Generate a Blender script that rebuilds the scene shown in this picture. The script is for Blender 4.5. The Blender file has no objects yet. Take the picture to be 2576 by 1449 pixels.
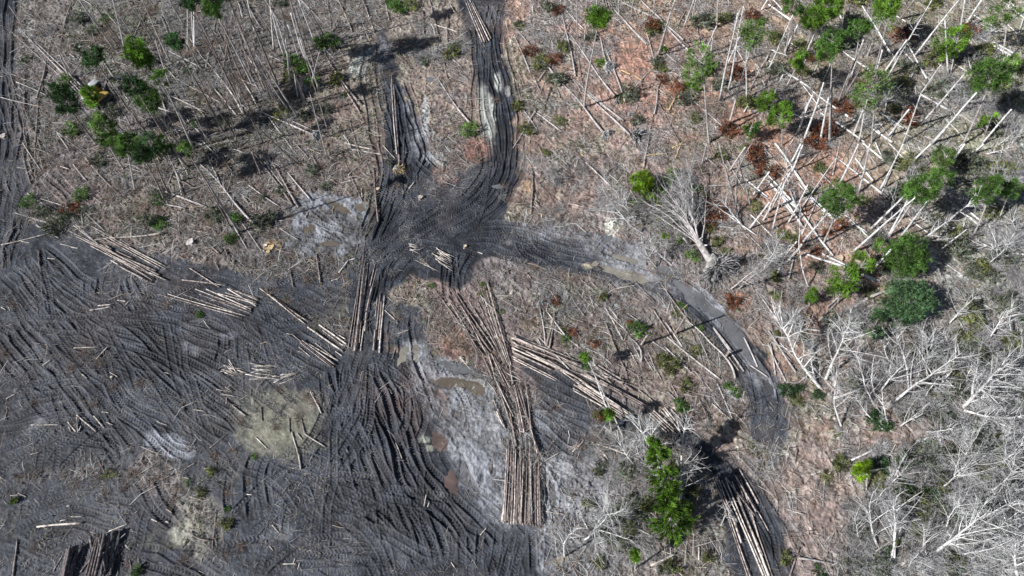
import bpy, math, random
import numpy as np
from mathutils import Vector
R = math.radians
rng = np.random.default_rng(7)
random.seed(7)
scene = bpy.context.scene
COL = scene.collection
# ------------------------------------------------------------------ camera geometry
F = 1717.0            # focal length in units of the 2576-wide survey frame used for all coordinates below
TH = R(28.0)          # the drone camera looks 28 degrees away from straight down
HC = 76.0             # flying height in metres
CS, SN = math.cos(TH), math.sin(TH)
def ray(p):
    a = (p[0] - 1288) / F; b = (724.5 - p[1]) / F
    return np.array([a, b * CS + SN, b * SN - CS])
def G(p, h=0.0):
    """survey pixel -> point at height h above the flat datum"""
    d = ray(p); t = (HC - h) / -d[2]
    return np.array([d[0] * t, d[1] * t, h])
def todisp(x, y):
    """ground point -> survey pixel (arrays)"""
    v = HC * CS + y * SN
    u = y * CS - HC * SN
    return 1288 + F * x / v, 724.5 - F * u / v
def cp(i, j, x, y):
    """tile reading -> survey pixel"""
    return (644 * i + x / 4, 362.25 * j + y / 4)
SUN_AZ, SUN_EL = R(22.5), R(38.0)   # direction the shadows fall, and the sun's height
# ------------------------------------------------------------------ materials
def mat(name, rough=0.85, spec=0.3):
    m = bpy.data.materials.new(name); m.use_nodes = True
    nt = m.node_tree; b = nt.nodes['Principled BSDF']
    b.inputs['Roughness'].default_value = rough
    b.inputs['Specular IOR Level'].default_value = spec
    return m, nt, b
def noise_mat(name, cols, scale=3.0, stretch=(1, 1, 1), rough=0.85, rand=0.25, spec=0.2, bump=0.0, attr=None, trans=0.0, pos=(0.35, 0.65)):
    m, nt, b = mat(name, rough, spec)
    N, L = nt.nodes, nt.links
    tc = N.new('ShaderNodeTexCoord'); mp = N.new('ShaderNodeMapping')
    mp.inputs['Scale'].default_value = stretch
    oi = N.new('ShaderNodeObjectInfo')
    add = N.new('ShaderNodeVectorMath'); add.operation = 'ADD'
    sc = N.new('ShaderNodeVectorMath'); sc.operation = 'SCALE'; sc.inputs['Scale'].default_value = 57.0
    cmb = N.new('ShaderNodeCombineXYZ')
    for k in 'XYZ': L.new(oi.outputs['Random'], cmb.inputs[k])
    L.new(cmb.outputs[0], sc.inputs[0]); L.new(tc.outputs['Object'], add.inputs[0]); L.new(sc.outputs[0], add.inputs[1])
    L.new(add.outputs[0], mp.inputs['Vector'])
    nz = N.new('ShaderNodeTexNoise'); nz.inputs['Scale'].default_value = scale; nz.inputs['Detail'].default_value = 4; nz.inputs['Roughness'].default_value = 0.65
    L.new(mp.outputs[0], nz.inputs['Vector'])
    cr = N.new('ShaderNodeValToRGB'); e = cr.color_ramp.elements
    n = len(cols)
    e[0].position = pos[0]; e[0].color = (*cols[0], 1); e[1].position = pos[1]; e[1].color = (*cols[-1], 1)
    for q in range(1, n - 1):
        x = cr.color_ramp.elements.new(pos[0] + (pos[1] - pos[0]) * q / (n - 1)); x.color = (*cols[q], 1)
    L.new(nz.outputs['Fac'], cr.inputs['Fac'])
    hs = N.new('ShaderNodeHueSaturation')
    mr = N.new('ShaderNodeMapRange'); mr.inputs['To Min'].default_value = 1 - rand; mr.inputs['To Max'].default_value = 1 + rand
    L.new(oi.outputs['Random'], mr.inputs['Value']); L.new(mr.outputs[0], hs.inputs['Value'])
    L.new(cr.outputs['Color'], hs.inputs['Color'])
    out = hs.outputs['Color']
    if attr:
        at = N.new('ShaderNodeAttribute'); at.attribute_name = attr
        mx = N.new('ShaderNodeMix'); mx.data_type = 'RGBA'; mx.blend_type = 'MULTIPLY'; mx.inputs['Factor'].default_value = 1
        L.new(out, mx.inputs[6]); L.new(at.outputs['Color'], mx.inputs[7]); out = mx.outputs[2]
    L.new(out, b.inputs['Base Color'])
    if bump:
        bp = N.new('ShaderNodeBump'); bp.inputs['Strength'].default_value = bump; bp.inputs['Distance'].default_value = 0.05
        L.new(nz.outputs['Fac'], bp.inputs['Height']); L.new(bp.outputs[0], b.inputs['Normal'])
    if trans:
        tr = N.new('ShaderNodeBsdfTranslucent'); L.new(out, tr.inputs['Color'])
        ms = N.new('ShaderNodeMixShader'); ms.inputs[0].default_value = trans
        L.new(b.outputs[0], ms.inputs[1]); L.new(tr.outputs[0], ms.inputs[2]); L.new(ms.outputs[0], N['Material Output'].inputs['Surface'])
    return m
M = {}
M['white_bark'] = noise_mat('white_bark', [(.24, .235, .23), (.53, .52, .515), (.66, .655, .65)], 2.5, rand=.14, bump=.3)
M['grey_bark'] = noise_mat('grey_bark', [(.19, .17, .165), (.36, .335, .325), (.47, .44, .43)], 2.5, rand=.2, bump=.4)
M['brown_bark'] = noise_mat('brown_bark', [(.10, .082, .075), (.21, .175, .16), (.32, .275, .26)], 3.0, rand=.25, bump=.5)
M['dark_bark'] = noise_mat('dark_bark', [(.05, .043, .042), (.12, .10, .10), (.24, .21, .21)], 3.0, rand=.25, bump=.5)
M['cut_pine'] = noise_mat('cut_pine', [(.07, .058, .054), (.25, .205, .185), (.47, .41, .38)], 2.2, rand=.25, bump=.4, pos=(.33, .6))
M['pale_wood'] = noise_mat('pale_wood', [(.14, .12, .105), (.42, .37, .33), (.62, .57, .53)], 2.5, rand=.25)
M['yellow_wood'] = noise_mat('yellow_wood', [(.30, .19, .09), (.55, .40, .2), (.66, .52, .31)], 3, rand=.15)
M['cut_end'] = noise_mat('cut_end', [(.36, .27, .18), (.55, .44, .32)], 6, rand=.15)
M['twig_grey'] = noise_mat('twig_grey', [(.13, .125, .125), (.27, .26, .26), (.42, .415, .41)], 1.2, rand=.25)
M['twig_white'] = noise_mat('twig_white', [(.22, .22, .222), (.40, .40, .40), (.56, .56, .56)], 1.2, rand=.25)
M['twig_brown'] = noise_mat('twig_brown', [(.10, .075, .06), (.22, .17, .14), (.34, .28, .24)], 1.2, rand=.2)
M['twig_red'] = noise_mat('twig_red', [(.10, .04, .025), (.24, .10, .06), (.34, .17, .11)], 1.6, rand=.2)
def needles(name, c, tr=.3):
    lo = tuple(x * .42 for x in c); hi = tuple(min(1, x * 1.55) for x in c)
    return noise_mat(name, [lo, c, hi], .9, rand=.18, attr='tone', trans=tr, spec=.25, rough=.6)
M['bright'] = needles('needles_bright', (.140, .270, .030))
M['mid'] = needles('needles_mid', (.088, .180, .034))
M['dark'] = needles('needles_dark', (.048, .105, .034))
M['light'] = needles('needles_light', (.145, .240, .060))
M['lime'] = needles('leaves_lime', (.190, .330, .014))
M['blue'] = needles('needles_blue', (.085, .160, .070))
M['olive'] = needles('leaves_olive', (.165, .185, .065))
M['greygreen'] = needles('leaves_greygreen', (.165, .185, .130))
M['red'] = needles('leaves_red', (.19, .075, .04), .15)
# ------------------------------------------------------------------ mesh building
class MB:
    def __init__(s): s.v = []; s.q = []; s.t = []; s.n = 0; s.c = []; s.mi = []
    def add(s, v, q=None, t=None, c=None):
        v = np.asarray(v, float).reshape(-1, 3)
        s.v.append(v)
        if q is not None and len(q): s.q.append(np.asarray(q, int) + s.n)
        if t is not None and len(t): s.t.append(np.asarray(t, int) + s.n)
        s.c.append(np.ones((len(v), 3)) if c is None else np.asarray(c, float).reshape(-1, 3))
        s.n += len(v)
    def tubes(s, P, Rr, sides=5, caps=False, c=None):
        """P (M,K,3) centre lines, Rr (M,K) radii"""
        P = np.asarray(P, float); Rr = np.asarray(Rr, float)
        if P.ndim == 2: P = P[None]; Rr = Rr[None]
        m, k, _ = P.shape
        if m == 0: return
        t = P[:, -1] - P[:, 0]; t /= np.linalg.norm(t, axis=1, keepdims=True) + 1e-9
        ref = np.where(np.abs(t[:, 2:3]) < .8, np.array([[0, 0, 1.]]), np.array([[1., 0, 0]]))
        u = np.cross(t, ref); u /= np.linalg.norm(u, axis=1, keepdims=True) + 1e-9
        w = np.cross(t, u)
        a = np.arange(sides) * 2 * np.pi / sides
        ring = np.cos(a)[None, :, None] * u[:, None] + np.sin(a)[None, :, None] * w[:, None]
        V = P[:, :, None, :] + Rr[:, :, None, None] * ring[:, None]
        idx = np.arange(m * k * sides).reshape(m, k, sides)
        A = idx[:, :-1]; B = idx[:, 1:]
        q = np.stack([A, np.roll(A, -1, 2), np.roll(B, -1, 2), B], -1).reshape(-1, 4)
        cc = None if c is None else np.repeat(np.asarray(c, float), k * sides, axis=0)
        tr = None
        vv = V.reshape(-1, 3)
        if caps:
            ce = np.concatenate([P[:, 0], P[:, -1]])
            vv = np.concatenate([vv, ce])
            o = m * k * sides
            t0 = np.stack([np.roll(idx[:, 0], -1, 1), idx[:, 0], np.broadcast_to((o + np.arange(m))[:, None], (m, sides))], -1).reshape(-1, 3)
            t1 = np.stack([idx[:, -1], np.roll(idx[:, -1], -1, 1), np.broadcast_to((o + m + np.arange(m))[:, None], (m, sides))], -1).reshape(-1, 3)
            tr = np.concatenate([t0, t1])
            if cc is not None: cc = np.concatenate([cc, c, c])
        s.add(vv, q, tr, cc)
    def build(s, name, m, parent=None, loc=None, tone=False, flat=False):
        me = bpy.data.meshes.new(name)
        v = np.concatenate(s.v) if s.v else np.zeros((0, 3))
        if loc is not None: v = v - np.asarray(loc)
        q = np.concatenate(s.q) if s.q else np.zeros((0, 4), int)
        t = np.concatenate(s.t) if s.t else np.zeros((0, 3), int)
        me.vertices.add(len(v)); me.vertices.foreach_set('co', v.ravel().astype(np.float32))
        me.loops.add(q.size + t.size)
        me.loops.foreach_set('vertex_index', np.concatenate([q.ravel(), t.ravel()]).astype(np.int32))
        me.polygons.add(len(q) + len(t))
        st = np.concatenate([np.arange(len(q)) * 4, q.size + np.arange(len(t)) * 3]).astype(np.int32)
        me.polygons.foreach_set('loop_start', st)
        if tone:
            at = me.color_attributes.new('tone', 'FLOAT_COLOR', 'POINT')
            c = np.concatenate(s.c); c = np.concatenate([c, np.ones((len(c), 1))], 1)
            at.data.foreach_set('color', c.ravel().astype(np.float32))
        me.update(calc_edges=True)
        if flat: me.shade_flat()
        if m is not None: me.materials.append(m)
        o = bpy.data.objects.new(name, me); COL.objects.link(o)
        if parent is not None: o.parent = parent
        elif loc is not None: o.location = Vector(loc)
        return o
def add_end_material(o, m):
    """cut faces (the fan triangles) get their own wood colour"""
    o.data.materials.append(m)
    k = np.zeros(len(o.data.polygons), np.int32); tot = np.empty(len(k), np.int32)
    o.data.polygons.foreach_get('loop_total', tot); k[tot == 3] = 1
    o.data.polygons.foreach_set('material_index', k)
def empty(name, loc):
    o = bpy.data.objects.new(name, None); COL.objects.link(o); o.location = Vector(loc); o.empty_display_size = .3
    return o
def tag(o, label=None, cat=None, group=None, kind=None):
    if label: o['label'] = label
    if cat: o['category'] = cat
    if group: o['group'] = group
    if kind: o['kind'] = kind
    return o
def unit(v): return v / (np.linalg.norm(v, axis=-1, keepdims=True) + 1e-9)
def rnd_dirs(n, up=0.0, spread=1.0):
    d = rng.normal(size=(n, 3)) * [spread, spread, spread]; d = unit(d); d[:, 2] += up
    return unit(d)
# ------------------------------------------------------------------ ground: one sheet, rutted mud and pine litter
STEP = 0.085
XC = np.arange(-85.0, 85.01, STEP); YC = np.arange(3.5, 96.0, STEP)
NX, NY = len(XC), len(YC)
def upsample(g, ny, nx):
    yy = np.linspace(0, g.shape[0] - 1.001, ny); xx = np.linspace(0, g.shape[1] - 1.001, nx)
    y0 = yy.astype(int); x0 = xx.astype(int)
    fy = (yy - y0)[:, None].astype(np.float32); fx = (xx - x0)[None].astype(np.float32)
    fy = fy * fy * (3 - 2 * fy); fx = fx * fx * (3 - 2 * fx)
    a = g[y0][:, x0] * (1 - fx) + g[y0][:, x0 + 1] * fx
    b = g[y0 + 1][:, x0] * (1 - fx) + g[y0 + 1][:, x0 + 1] * fx
    return a * (1 - fy) + b * fy
def nz(size, seed):
    """value noise over the core sheet, cell size in metres, about -1..1"""
    r = np.random.default_rng(seed)
    g = r.uniform(-1, 1, (int(92.5 / size) + 3, int(170 / size) + 3)).astype(np.float32)
    return upsample(g, NY, NX)
def fbm(sizes, seed, gain=.6):
    o = 0; a = 1; s = 0
    for k, z in enumerate(sizes): o = o + a * nz(z, seed + k * 13); s += a * a; a *= gain
    return o / math.sqrt(s)
# quarter resolution survey coordinates for the zone maps
QX, QY = NX // 4, NY // 4
gx, gy = np.meshgrid(np.linspace(XC[0], XC[-1], QX), np.linspace(YC[0], YC[-1], QY))
DX, DY = todisp(gx, gy)
def blur(a, n):
    for _ in range(n):
        a = (np.roll(a, 1, 0) + a * 2 + np.roll(a, -1, 0)) / 4
        a = (np.roll(a, 1, 1) + a * 2 + np.roll(a, -1, 1)) / 4
    return a
def poly(pts, soft=6):
    pts = np.asarray(pts, float); ins = np.zeros(DX.shape, bool)
    x0, y0 = pts[-1]
    for x1, y1 in pts:
        if y0 != y1:
            c = ((y0 > DY) != (y1 > DY)) & (DX < (x1 - x0) * (DY - y0) / (y1 - y0) + x0)
            ins ^= c
        x0, y0 = x1, y1
    return blur(ins.astype(np.float32), soft)
def ell(x, y, a, b, rot=0):
    c, s = math.cos(R(rot)), math.sin(R(rot))
    u = ((DX - x) * c + (DY - y) * s) / a; v = (-(DX - x) * s + (DY - y) * c) / b
    return np.clip(1.6 - (u * u + v * v) * 1.1, 0, 1).astype(np.float32)
def up(a): return upsample(a.astype(np.float32), NY, NX)
def srgb(c):
    c = np.asarray(c, float) / 255
    return np.where(c <= .04045, c / 12.92, ((c + .055) / 1.055) ** 2.4)
LITTER = """50 300 90 88 88;150 150 122 111 102;300 100 108 102 97;450 100 98 95 88;600 60 96 91 86;150 350 118 103 97;250 480 124 106 98;400 600 128 109 98;550 350 84 80 76;700 250 104 94 86;850 250 134 111 98;750 400 124 106 95;900 60 122 111 100;1080 100 138 121 107;1120 300 143 123 109;1180 380 134 101 90;1380 100 168 131 111;1380 300 153 123 105;1600 150 168 126 104;1650 300 173 131 111;1450 420 152 126 114;1350 470 143 119 104;1600 420 142 119 109;1900 100 152 125 103;2100 60 142 121 95;2300 100 133 117 95;2500 100 152 141 115;1900 350 165 119 95;2000 500 169 126 99;2150 560 169 126 104;2300 450 152 136 114;2450 350 161 156 130;2500 600 151 146 130;1900 620 153 119 99;2050 640 168 131 109;1750 560 126 116 112;1950 720 132 110 99;2150 800 153 121 99;2060 1000 169 131 111;2020 1150 153 129 114;2030 1300 153 129 117;2200 1000 137 116 104;2350 850 132 123 112;2500 800 146 141 130;2450 1200 127 123 115;2250 1350 127 121 110;1500 820 123 106 97;1650 870 133 113 101;1750 950 138 116 104;1130 790 139 113 102;1150 880 135 106 94;1270 720 111 106 104;1350 740 123 109 102;1420 800 133 109 97;700 650 97 89 86;800 690 87 81 78;550 1200 118 110 104;300 1260 107 98 95;120 1300 96 93 92;400 1400 112 105 102;500 1270 128 119 112;1550 1180 127 121 118;1550 1330 122 116 112;1650 1420 133 113 101;1850 1380 122 113 108;1480 1140 121 116 116;1400 1340 121 121 125;1500 1420 111 107 107;240 930 108 96 92;300 1000 108 96 91"""
cw = np.zeros(DX.shape, np.float32); lit = np.zeros(DX.shape + (3,), np.float32)
for row in LITTER.split(';'):
    x, y, r, g, b = map(float, row.split())
    w = np.exp(-((DX - x) ** 2 + (DY - y) ** 2) / (2 * 85.0 ** 2)) + 1e-7 / (1 + ((DX - x) ** 2 + (DY - y) ** 2) / 1e5)
    cw += w; lit += w[..., None] * srgb((r, g, b))
lit /= cw[..., None]
MUDS = [
 (.95, [(-80,-60),(45,-60),(42,60),(38,150),(20,250),(22,340),(60,400),(78,470),(48,560),(130,556),(260,606),(420,648),(560,668),(640,700),(740,790),(870,890),(868,1100),(800,1135),(640,1150),(588,1200),(590,1300),(480,1230),(430,1150),(370,1130),(330,1180),(200,1170),(0,1215),(-80,1200)]),
 (.95, [(1130,-60),(1300,-60),(1268,60),(1268,120),(1295,230),(1312,450),(1262,560),(1330,580),(1440,600),(1520,640),(1620,690),(1760,720),(1870,820),(1935,890),(1975,1020),(1978,1110),(1900,1112),(1880,1000),(1790,850),(1700,752),(1500,696),(1300,655),(1215,650),(1160,740),(1120,720),(1050,700),(985,720),(975,900),(880,900),(872,700),(920,600),(950,500),(962,400),(960,230),(940,100),(960,60),(1000,150),(1020,240),(1060,300),(1090,400),(1100,470),(1190,420),(1240,380),(1210,330),(1190,180),(1160,60)]),
 (.95, [(850,895),(975,895),(1000,1000),(1100,1080),(1190,1250),(1250,1320),(1350,1315),(1372,1520),(520,1520),(560,1330),(575,1240),(620,1130),(820,1130),(862,1060)]),
 (.95, [(930,880),(1060,870),(1120,960),(1130,1100),(1010,1060),(950,960)]),
 (.8, [(960,870),(1000,760),(1060,760),(1080,880),(1220,940),(1262,1050),(1282,1315),(1230,1315),(1100,1100),(1000,960)]),
 (.95, [(1290,870),(1450,950),(1620,1050),(1740,1075),(1880,1190),(1960,1300),(2030,1520),(1850,1520),(1790,1200),(1650,1095),(1480,1065),(1350,1000)]),
 (.75, [(1340,950),(1480,1060),(1510,1160),(1400,1190),(1340,1060)]),
 (.8, [(0,1200),(300,1195),(420,1250),(470,1380),(560,1449),(520,1520),(-60,1520),(-60,1200)]),
 (.8, [(640,700),(860,690),(870,790),(760,800)]),
 (.75, [(1290,560),(1460,570),(1600,600),(1640,690),(1500,680),(1300,610)]),
 (.8, [(720,500),(800,480),(930,500),(925,600),(900,650),(720,640)]),
]
mud = np.zeros(DX.shape, np.float32)
for k, pts in MUDS: mud = np.maximum(mud, k * poly(pts, 5))
greys = np.zeros(DX.shape, np.float32)   # paler drying mud
for k, pts in [(.8, [(720,500),(800,470),(930,500),(920,600),(900,640),(720,640)]), (.75, [(1300,560),(1460,575),(1500,610),(1320,600)]), (.8, [(1480,570),(1600,600),(1760,680),(1800,730),(1740,740),(1560,690),(1480,640)]),
               (.75, [(1000,860),(1090,860),(1220,940),(1262,1050),(1282,1315),(1235,1315),(1130,1130),(1090,1060),(1040,960)]), (.75, [(1360,1150),(1440,1170),(1520,1230),(1480,1290),(1410,1330),(1400,1420),(1365,1400)]),
               (.6, [(1480,680),(1640,740),(1680,800),(1600,770),(1480,720)]), (.45, [(1240,600),(1300,690),(1380,780),(1330,790),(1270,700)]), (.65, [(1760,700),(1900,860),(1960,1000),(1930,1000),(1800,830),(1720,740)]), (.35, [(0,1060),(120,1030),(120,1080),(0,1110)]),
               (.35, [(440,860),(540,870),(500,900),(420,890)]), (.5, [(1980,1230),(2010,1220),(2015,1330),(1975,1330)]), (.55, [(1330,1050),(1380,1020),(1440,1050),(1400,1110)]), (.5, [(1010,220),(1090,220),(1120,420),(1050,420)]), (.6, [(900,30),(960,60),(980,150),(930,230),(880,200)])]:
    greys = np.maximum(greys, k * poly(pts, 5))
SANDS = [  # x y a b rot  r g b weight
 (1225,285,22,75,-8, 186,187,180, .9), (1252,205,11,24,0, 205,207,200, .9), (1277,228,7,13,0, 195,195,188, .8), (900,168,22,28,20, 165,170,163, .9), (925,140,18,22,0, 128,134,136, .8), (1070,285,10,45,0, 175,180,184, .8), (1108,400,18,18,0, 160,166,164, .6), (1540,572,20,20,0, 226,224,214, 1), (1530,560,12,12,0, 226,224,214, 1),
 (700,1060,112,84,10, 128,126,112, .75), (760,1010,60,30,0, 122,118,108, .5), (690,1075,60,40,0, 142,140,122, .45), (425,1118,62,26,22, 148,152,162, .95), (395,1108,25,18,10, 156,160,168, .9), (470,1340,55,30,-30, 160,158,146, .85), (510,1290,45,45,0, 138,134,122, .5), (1395,1250,24,90,0, 150,152,158, .7), (1415,1170,24,30,0, 160,162,166, .7), (1490,1230,40,22,0, 150,150,154, .6),
 (1480,668,14,7,0, 190,178,150, .6), (1205,1180,30,80,-20, 142,144,150, .8), (1240,1040,16,60,0, 140,142,146, .6), (1340,815,30,20,0, 150,130,112, .5), (470,870,22,9,20, 150,152,162, .5), (575,845,25,12,0, 130,132,142, .6), (1255,1010,10,30,0, 140,142,146, .5), (1420,730,25,18,40, 160,162,168, .6), (1460,560,12,8,0, 160,160,160, .6), (1280,610,8,8,0, 170,165,160, .5),
 (1860,755,30,20,0, 176,120,90, .6), (705,1340,30,20,0, 120,122,126, .5), (1990,1270,12,40,0, 165,166,168, .5), (1175,965,50,16,0, 150,146,134, .4), (1080,1127,10,8,0, 165,165,150, .7), (1065,1105,16,10,0,160,165,150,.7), (1103,1245,16,10,40,150,152,150,.6),
 (1610,175,34,120,-14, 172,126,104, .35), (1690,250,30,60,0, 190,140,105, .4), (1150,860,50,40,0, 150,106,88, .5), (1200,375,30,30,0, 150,88,74, .5), (680,620,25,16,0, 190,160,110, .6), (1330,470,20,18,0, 180,150,115, .5), (2400,480,60,40,0,166,166,140,.4), (2470,330,80,60,0,166,164,138,.4)]
# fine noise fields
n_big = fbm([9, 4, 2], 11); n_mid = fbm([1.6, .8, .4], 31); n_fine = fbm([.34, .17], 51, .8); n_b2 = fbm([5, 2.4, 1.2], 71); n_m2 = fbm([1.1, .5, .25], 91)
def ragged(a, k=.62, sh=.24):
    a = up(a)
    return np.clip((a + k * (n_mid * .6 + n_b2 * .35) * np.minimum(1, 4 * a * (1.05 - np.minimum(a, 1))) - .5) / sh * .5 + .5, 0, 1)
litF = np.stack([up(lit[..., k]) for k in range(3)], -1)
mudF = ragged(mud) * np.clip(1.0 + .2 * n_big, .72, 1)
greyF = ragged(greys, .5, .3)
# ---- heights
Hh = .16 * fbm([14, 7], 201) + .06 * n_b2 + (.055 * n_mid + .05 * n_fine) * (1 - .45 * mudF)
# litter hummocks and hollows
Hh += (1 - mudF) * (.17 * np.abs(n_m2) - .06 + .06 * n_fine)
base_flat = .16 * fbm([14, 7], 201) + .05 * n_b2
rut = np.zeros((NY, NX), np.float32)       # 0..1 how much a wheel has reworked this spot
wet = np.zeros((NY, NX), np.float32)
def crom(pts, ds):
    p = np.asarray(pts, float); p = np.vstack([2 * p[0] - p[1], p, 2 * p[-1] - p[-2]])
    out = []
    for i in range(1, len(p) - 2):
        n = max(2, int(np.linalg.norm(p[i + 1] - p[i]) / ds)); t = np.linspace(0, 1, n, endpoint=False)[:, None]
        out.append(.5 * ((2 * p[i]) + (-p[i - 1] + p[i + 1]) * t + (2 * p[i - 1] - 5 * p[i] + 4 * p[i + 1] - p[i + 2]) * t ** 2 + (-p[i - 1] + 3 * p[i] - 3 * p[i + 1] + p[i + 2]) * t ** 3))
    return np.vstack(out + [p[-2:-1]])
def carve(line, width, depth, tread, seed, pitch=.42):
    """press one wheel rut with its chevron lugs into the sheet"""
    r = np.random.default_rng(seed)
    p = crom(line, .045)
    d = np.gradient(p, axis=0); L = np.linalg.norm(d, axis=1); d /= L[:, None] + 1e-9
    nrm = np.stack([-d[:, 1], d[:, 0]], 1)
    u = np.concatenate([[0], np.cumsum(np.linalg.norm(np.diff(p, axis=0), axis=1))])
    wob = np.interp(u, np.arange(0, u[-1] + 4, 2.5), r.normal(0, .17, len(np.arange(0, u[-1] + 4, 2.5))))
    p = p + nrm * wob[:, None]
    hw = width / 2; v = np.arange(-hw * 1.75, hw * 1.75, .045)
    X = p[:, 0:1] + nrm[:, 0:1] * v; Y = p[:, 1:2] + nrm[:, 1:2] * v
    a = np.abs(v) / hw
    floor = np.clip((1.12 - a) / .22, 0, 1); floor = floor * floor * (3 - 2 * floor)
    berm = np.exp(-((a - 1.3) / .2) ** 2)
    fade = np.clip(np.minimum(u, u[-1] - u) / 1.5, 0, 1)
    patch = np.interp(u, np.arange(0, u[-1] + 6, 4.0), r.uniform(.25, 1.15, len(np.arange(0, u[-1] + 6, 4.0))))
    ph = (u[:, None] / pitch + np.abs(v)[None] / pitch * .75)
    lug = np.clip(np.cos(ph * 2 * np.pi) * 1.6, -1, 1)
    prof = -depth * .82 * floor[None] * (.35 + .65 * patch[:, None]) + berm[None] * depth * .44 + tread * lug * floor[None] * patch[:, None]
    ix = np.rint((X - XC[0]) / STEP).astype(int); iy = np.rint((Y - YC[0]) / STEP).astype(int)
    ok = (ix >= 0) & (ix < NX) & (iy >= 0) & (iy < NY)
    ix, iy = ix[ok], iy[ok]
    w = (np.clip((1.7 - a) / .5, 0, 1)[None] * fade[:, None])[ok]
    pr = (prof * fade[:, None])[ok]
    tgt = base_flat[iy, ix] + pr + .35 * (Hh[iy, ix] - base_flat[iy, ix])
    Hh[iy, ix] = Hh[iy, ix] * (1 - w) + tgt * w
    rut[iy, ix] = np.maximum(rut[iy, ix], (floor[None] * fade[:, None])[ok] * (.5 + .5 * np.broadcast_to(patch[:, None], X.shape)[ok]))
TRACKS = """6 3.6 .2|1215 20 1245 120 1275 220 1285 330 1275 420 1225 500 1130 550 1030 590 960 650 940 720
5 3.4 .2|1262 0 1250 60 1258 150 1282 250 1292 400 1250 505 1160 565 1050 605 975 680 955 740
3 2.2 .18|1205 60 1205 150 1210 240 1225 340 1240 420 1180 500 1100 540 1000 600 945 660
4 3 .24|955 100 935 180 950 250 970 320 985 430 960 520 935 600
3 2.4 .26|1000 200 1025 270 1045 340 1055 400 1000 480 962 560 938 620
2 2.2 .2|1045 380 1085 420 1110 440
4 2.6 .16|925 610 990 520 1010 460 1000 420
6 3.4 .14|1200 585 1290 588 1400 620 1500 642
4 2.8 .14|1230 605 1350 640 1470 662 1560 690
2 2.4 .2|1480 640 1620 690 1740 745 1840 835 1900 920 1938 1020 1925 1100
2 1.4 .1|1700 740 1790 815 1870 920 1900 1010
3 2 .22|1180 610 1142 690 1150 760
2 1.6 .22|1130 620 1136 720
8 7.5 .3|885 900 900 980 930 1060 970 1200 1005 1330 1040 1449
5 4.4 .3|925 905 970 1000 1000 1100 1040 1200 1120 1290 1230 1410
4 3 .28|900 900 890 1000 880 1080 830 1150
3 2.6 .24|1012 780 1015 900 1050 1000 1072 1070
2 2.2 .24|1000 930 1030 980 1045 1060 1020 1120
5 5 .2|0 720 60 790 150 860 230 960 290 1060 350 1130
5 3.6 .2|30 660 110 755 200 850 320 885 450 935 560 1000
5 3.8 .16|80 640 180 730 270 800 360 822 480 850 600 872 650 885
5 4 .22|215 765 330 860 430 960 520 1030 600 1095
4 3.2 .2|0 830 80 930 140 1010 200 1080 280 1165
5 3.6 .16|260 830 400 880 500 940 590 1010 650 1060
4 3 .16|300 990 360 1050 430 1120 500 1150
4 3 .15|430 790 520 830 620 868
4 3.6 .16|620 810 720 868 830 925
4 3 .16|660 750 760 800 860 880
3 2.6 .25|228 690 222 760
3 2.4 .25|315 690 348 755 372 800
4 4 .22|592 825 590 930
2 2.2 .24|662 1130 642 1210 655 1310
2 2 .22|610 1180 596 1240 606 1300
6 5.4 .22|590 1330 700 1238 800 1155 868 1060 880 970
4 3 .22|720 1300 830 1268 930 1315 1000 1400
3 2.6 .24|780 1345 850 1405 960 1408 1000 1400
5 4 .2|630 1410 750 1325 860 1262 960 1228
3 2.4 .16|0 1060 90 1035 185 1010
3 2.4 .16|0 1160 140 1095 200 1050
3 2.4 .16|330 1190 400 1300 450 1335
2 2 .18|330 1385 420 1368
3 2.4 .18|330 1405 420 1430 500 1470
3 2.6 .2|430 1395 500 1420 560 1470
3 2.4 .15|20 1440 120 1380 200 1340
3 2.4 .15|210 1275 280 1285 350 1300
4 3 .24|1262 1322 1250 1400 1235 1460
3 2.6 .2|1338 1318 1345 1400 1350 1460
5 4.4 .14|1335 1000 1410 1050 1490 1082
4 3.4 .14|1360 1060 1430 1120 1480 1130
2 2 .16|1392 1180 1396 1330
3 2.4 .2|20 -20 18 200 0 420
2 1.8 .2|62 180 45 340 30 420
3 2 .22|62 470 40 560 0 690
2 2 .2|15 440 45 520 25 600
5 4.2 .12|1300 880 1420 960 1560 1010 1680 1040
5 4.6 .14|1640 1080 1760 1120 1880 1220 1960 1330 2010 1460
3 2.6 .14|1800 1150 1880 1280 1940 1440
3 2.4 .16|760 535 820 575 885 610
3 2.2 .14|730 600 790 615 850 625
4 3.4 .13|660 765 760 735 860 700
4 3 .13|690 800 790 790 870 765
2 2 .12|1500 660 1560 600 1590 560
3 2.4 .12|1570 700 1640 745 1680 790
3 2.6 .1|1300 600 1330 640 1400 690
2 2.2 .12|1980 1200 1995 1330
2 1.8 .12|1505 390 1525 440 1530 480
2 2.2 .07|1560 80 1600 190 1640 300
2 2.2 .12|140 440 130 480 170 520
3 2.4 .18|110 430 150 480 200 530"""
k = 0; LINES = []
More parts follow.
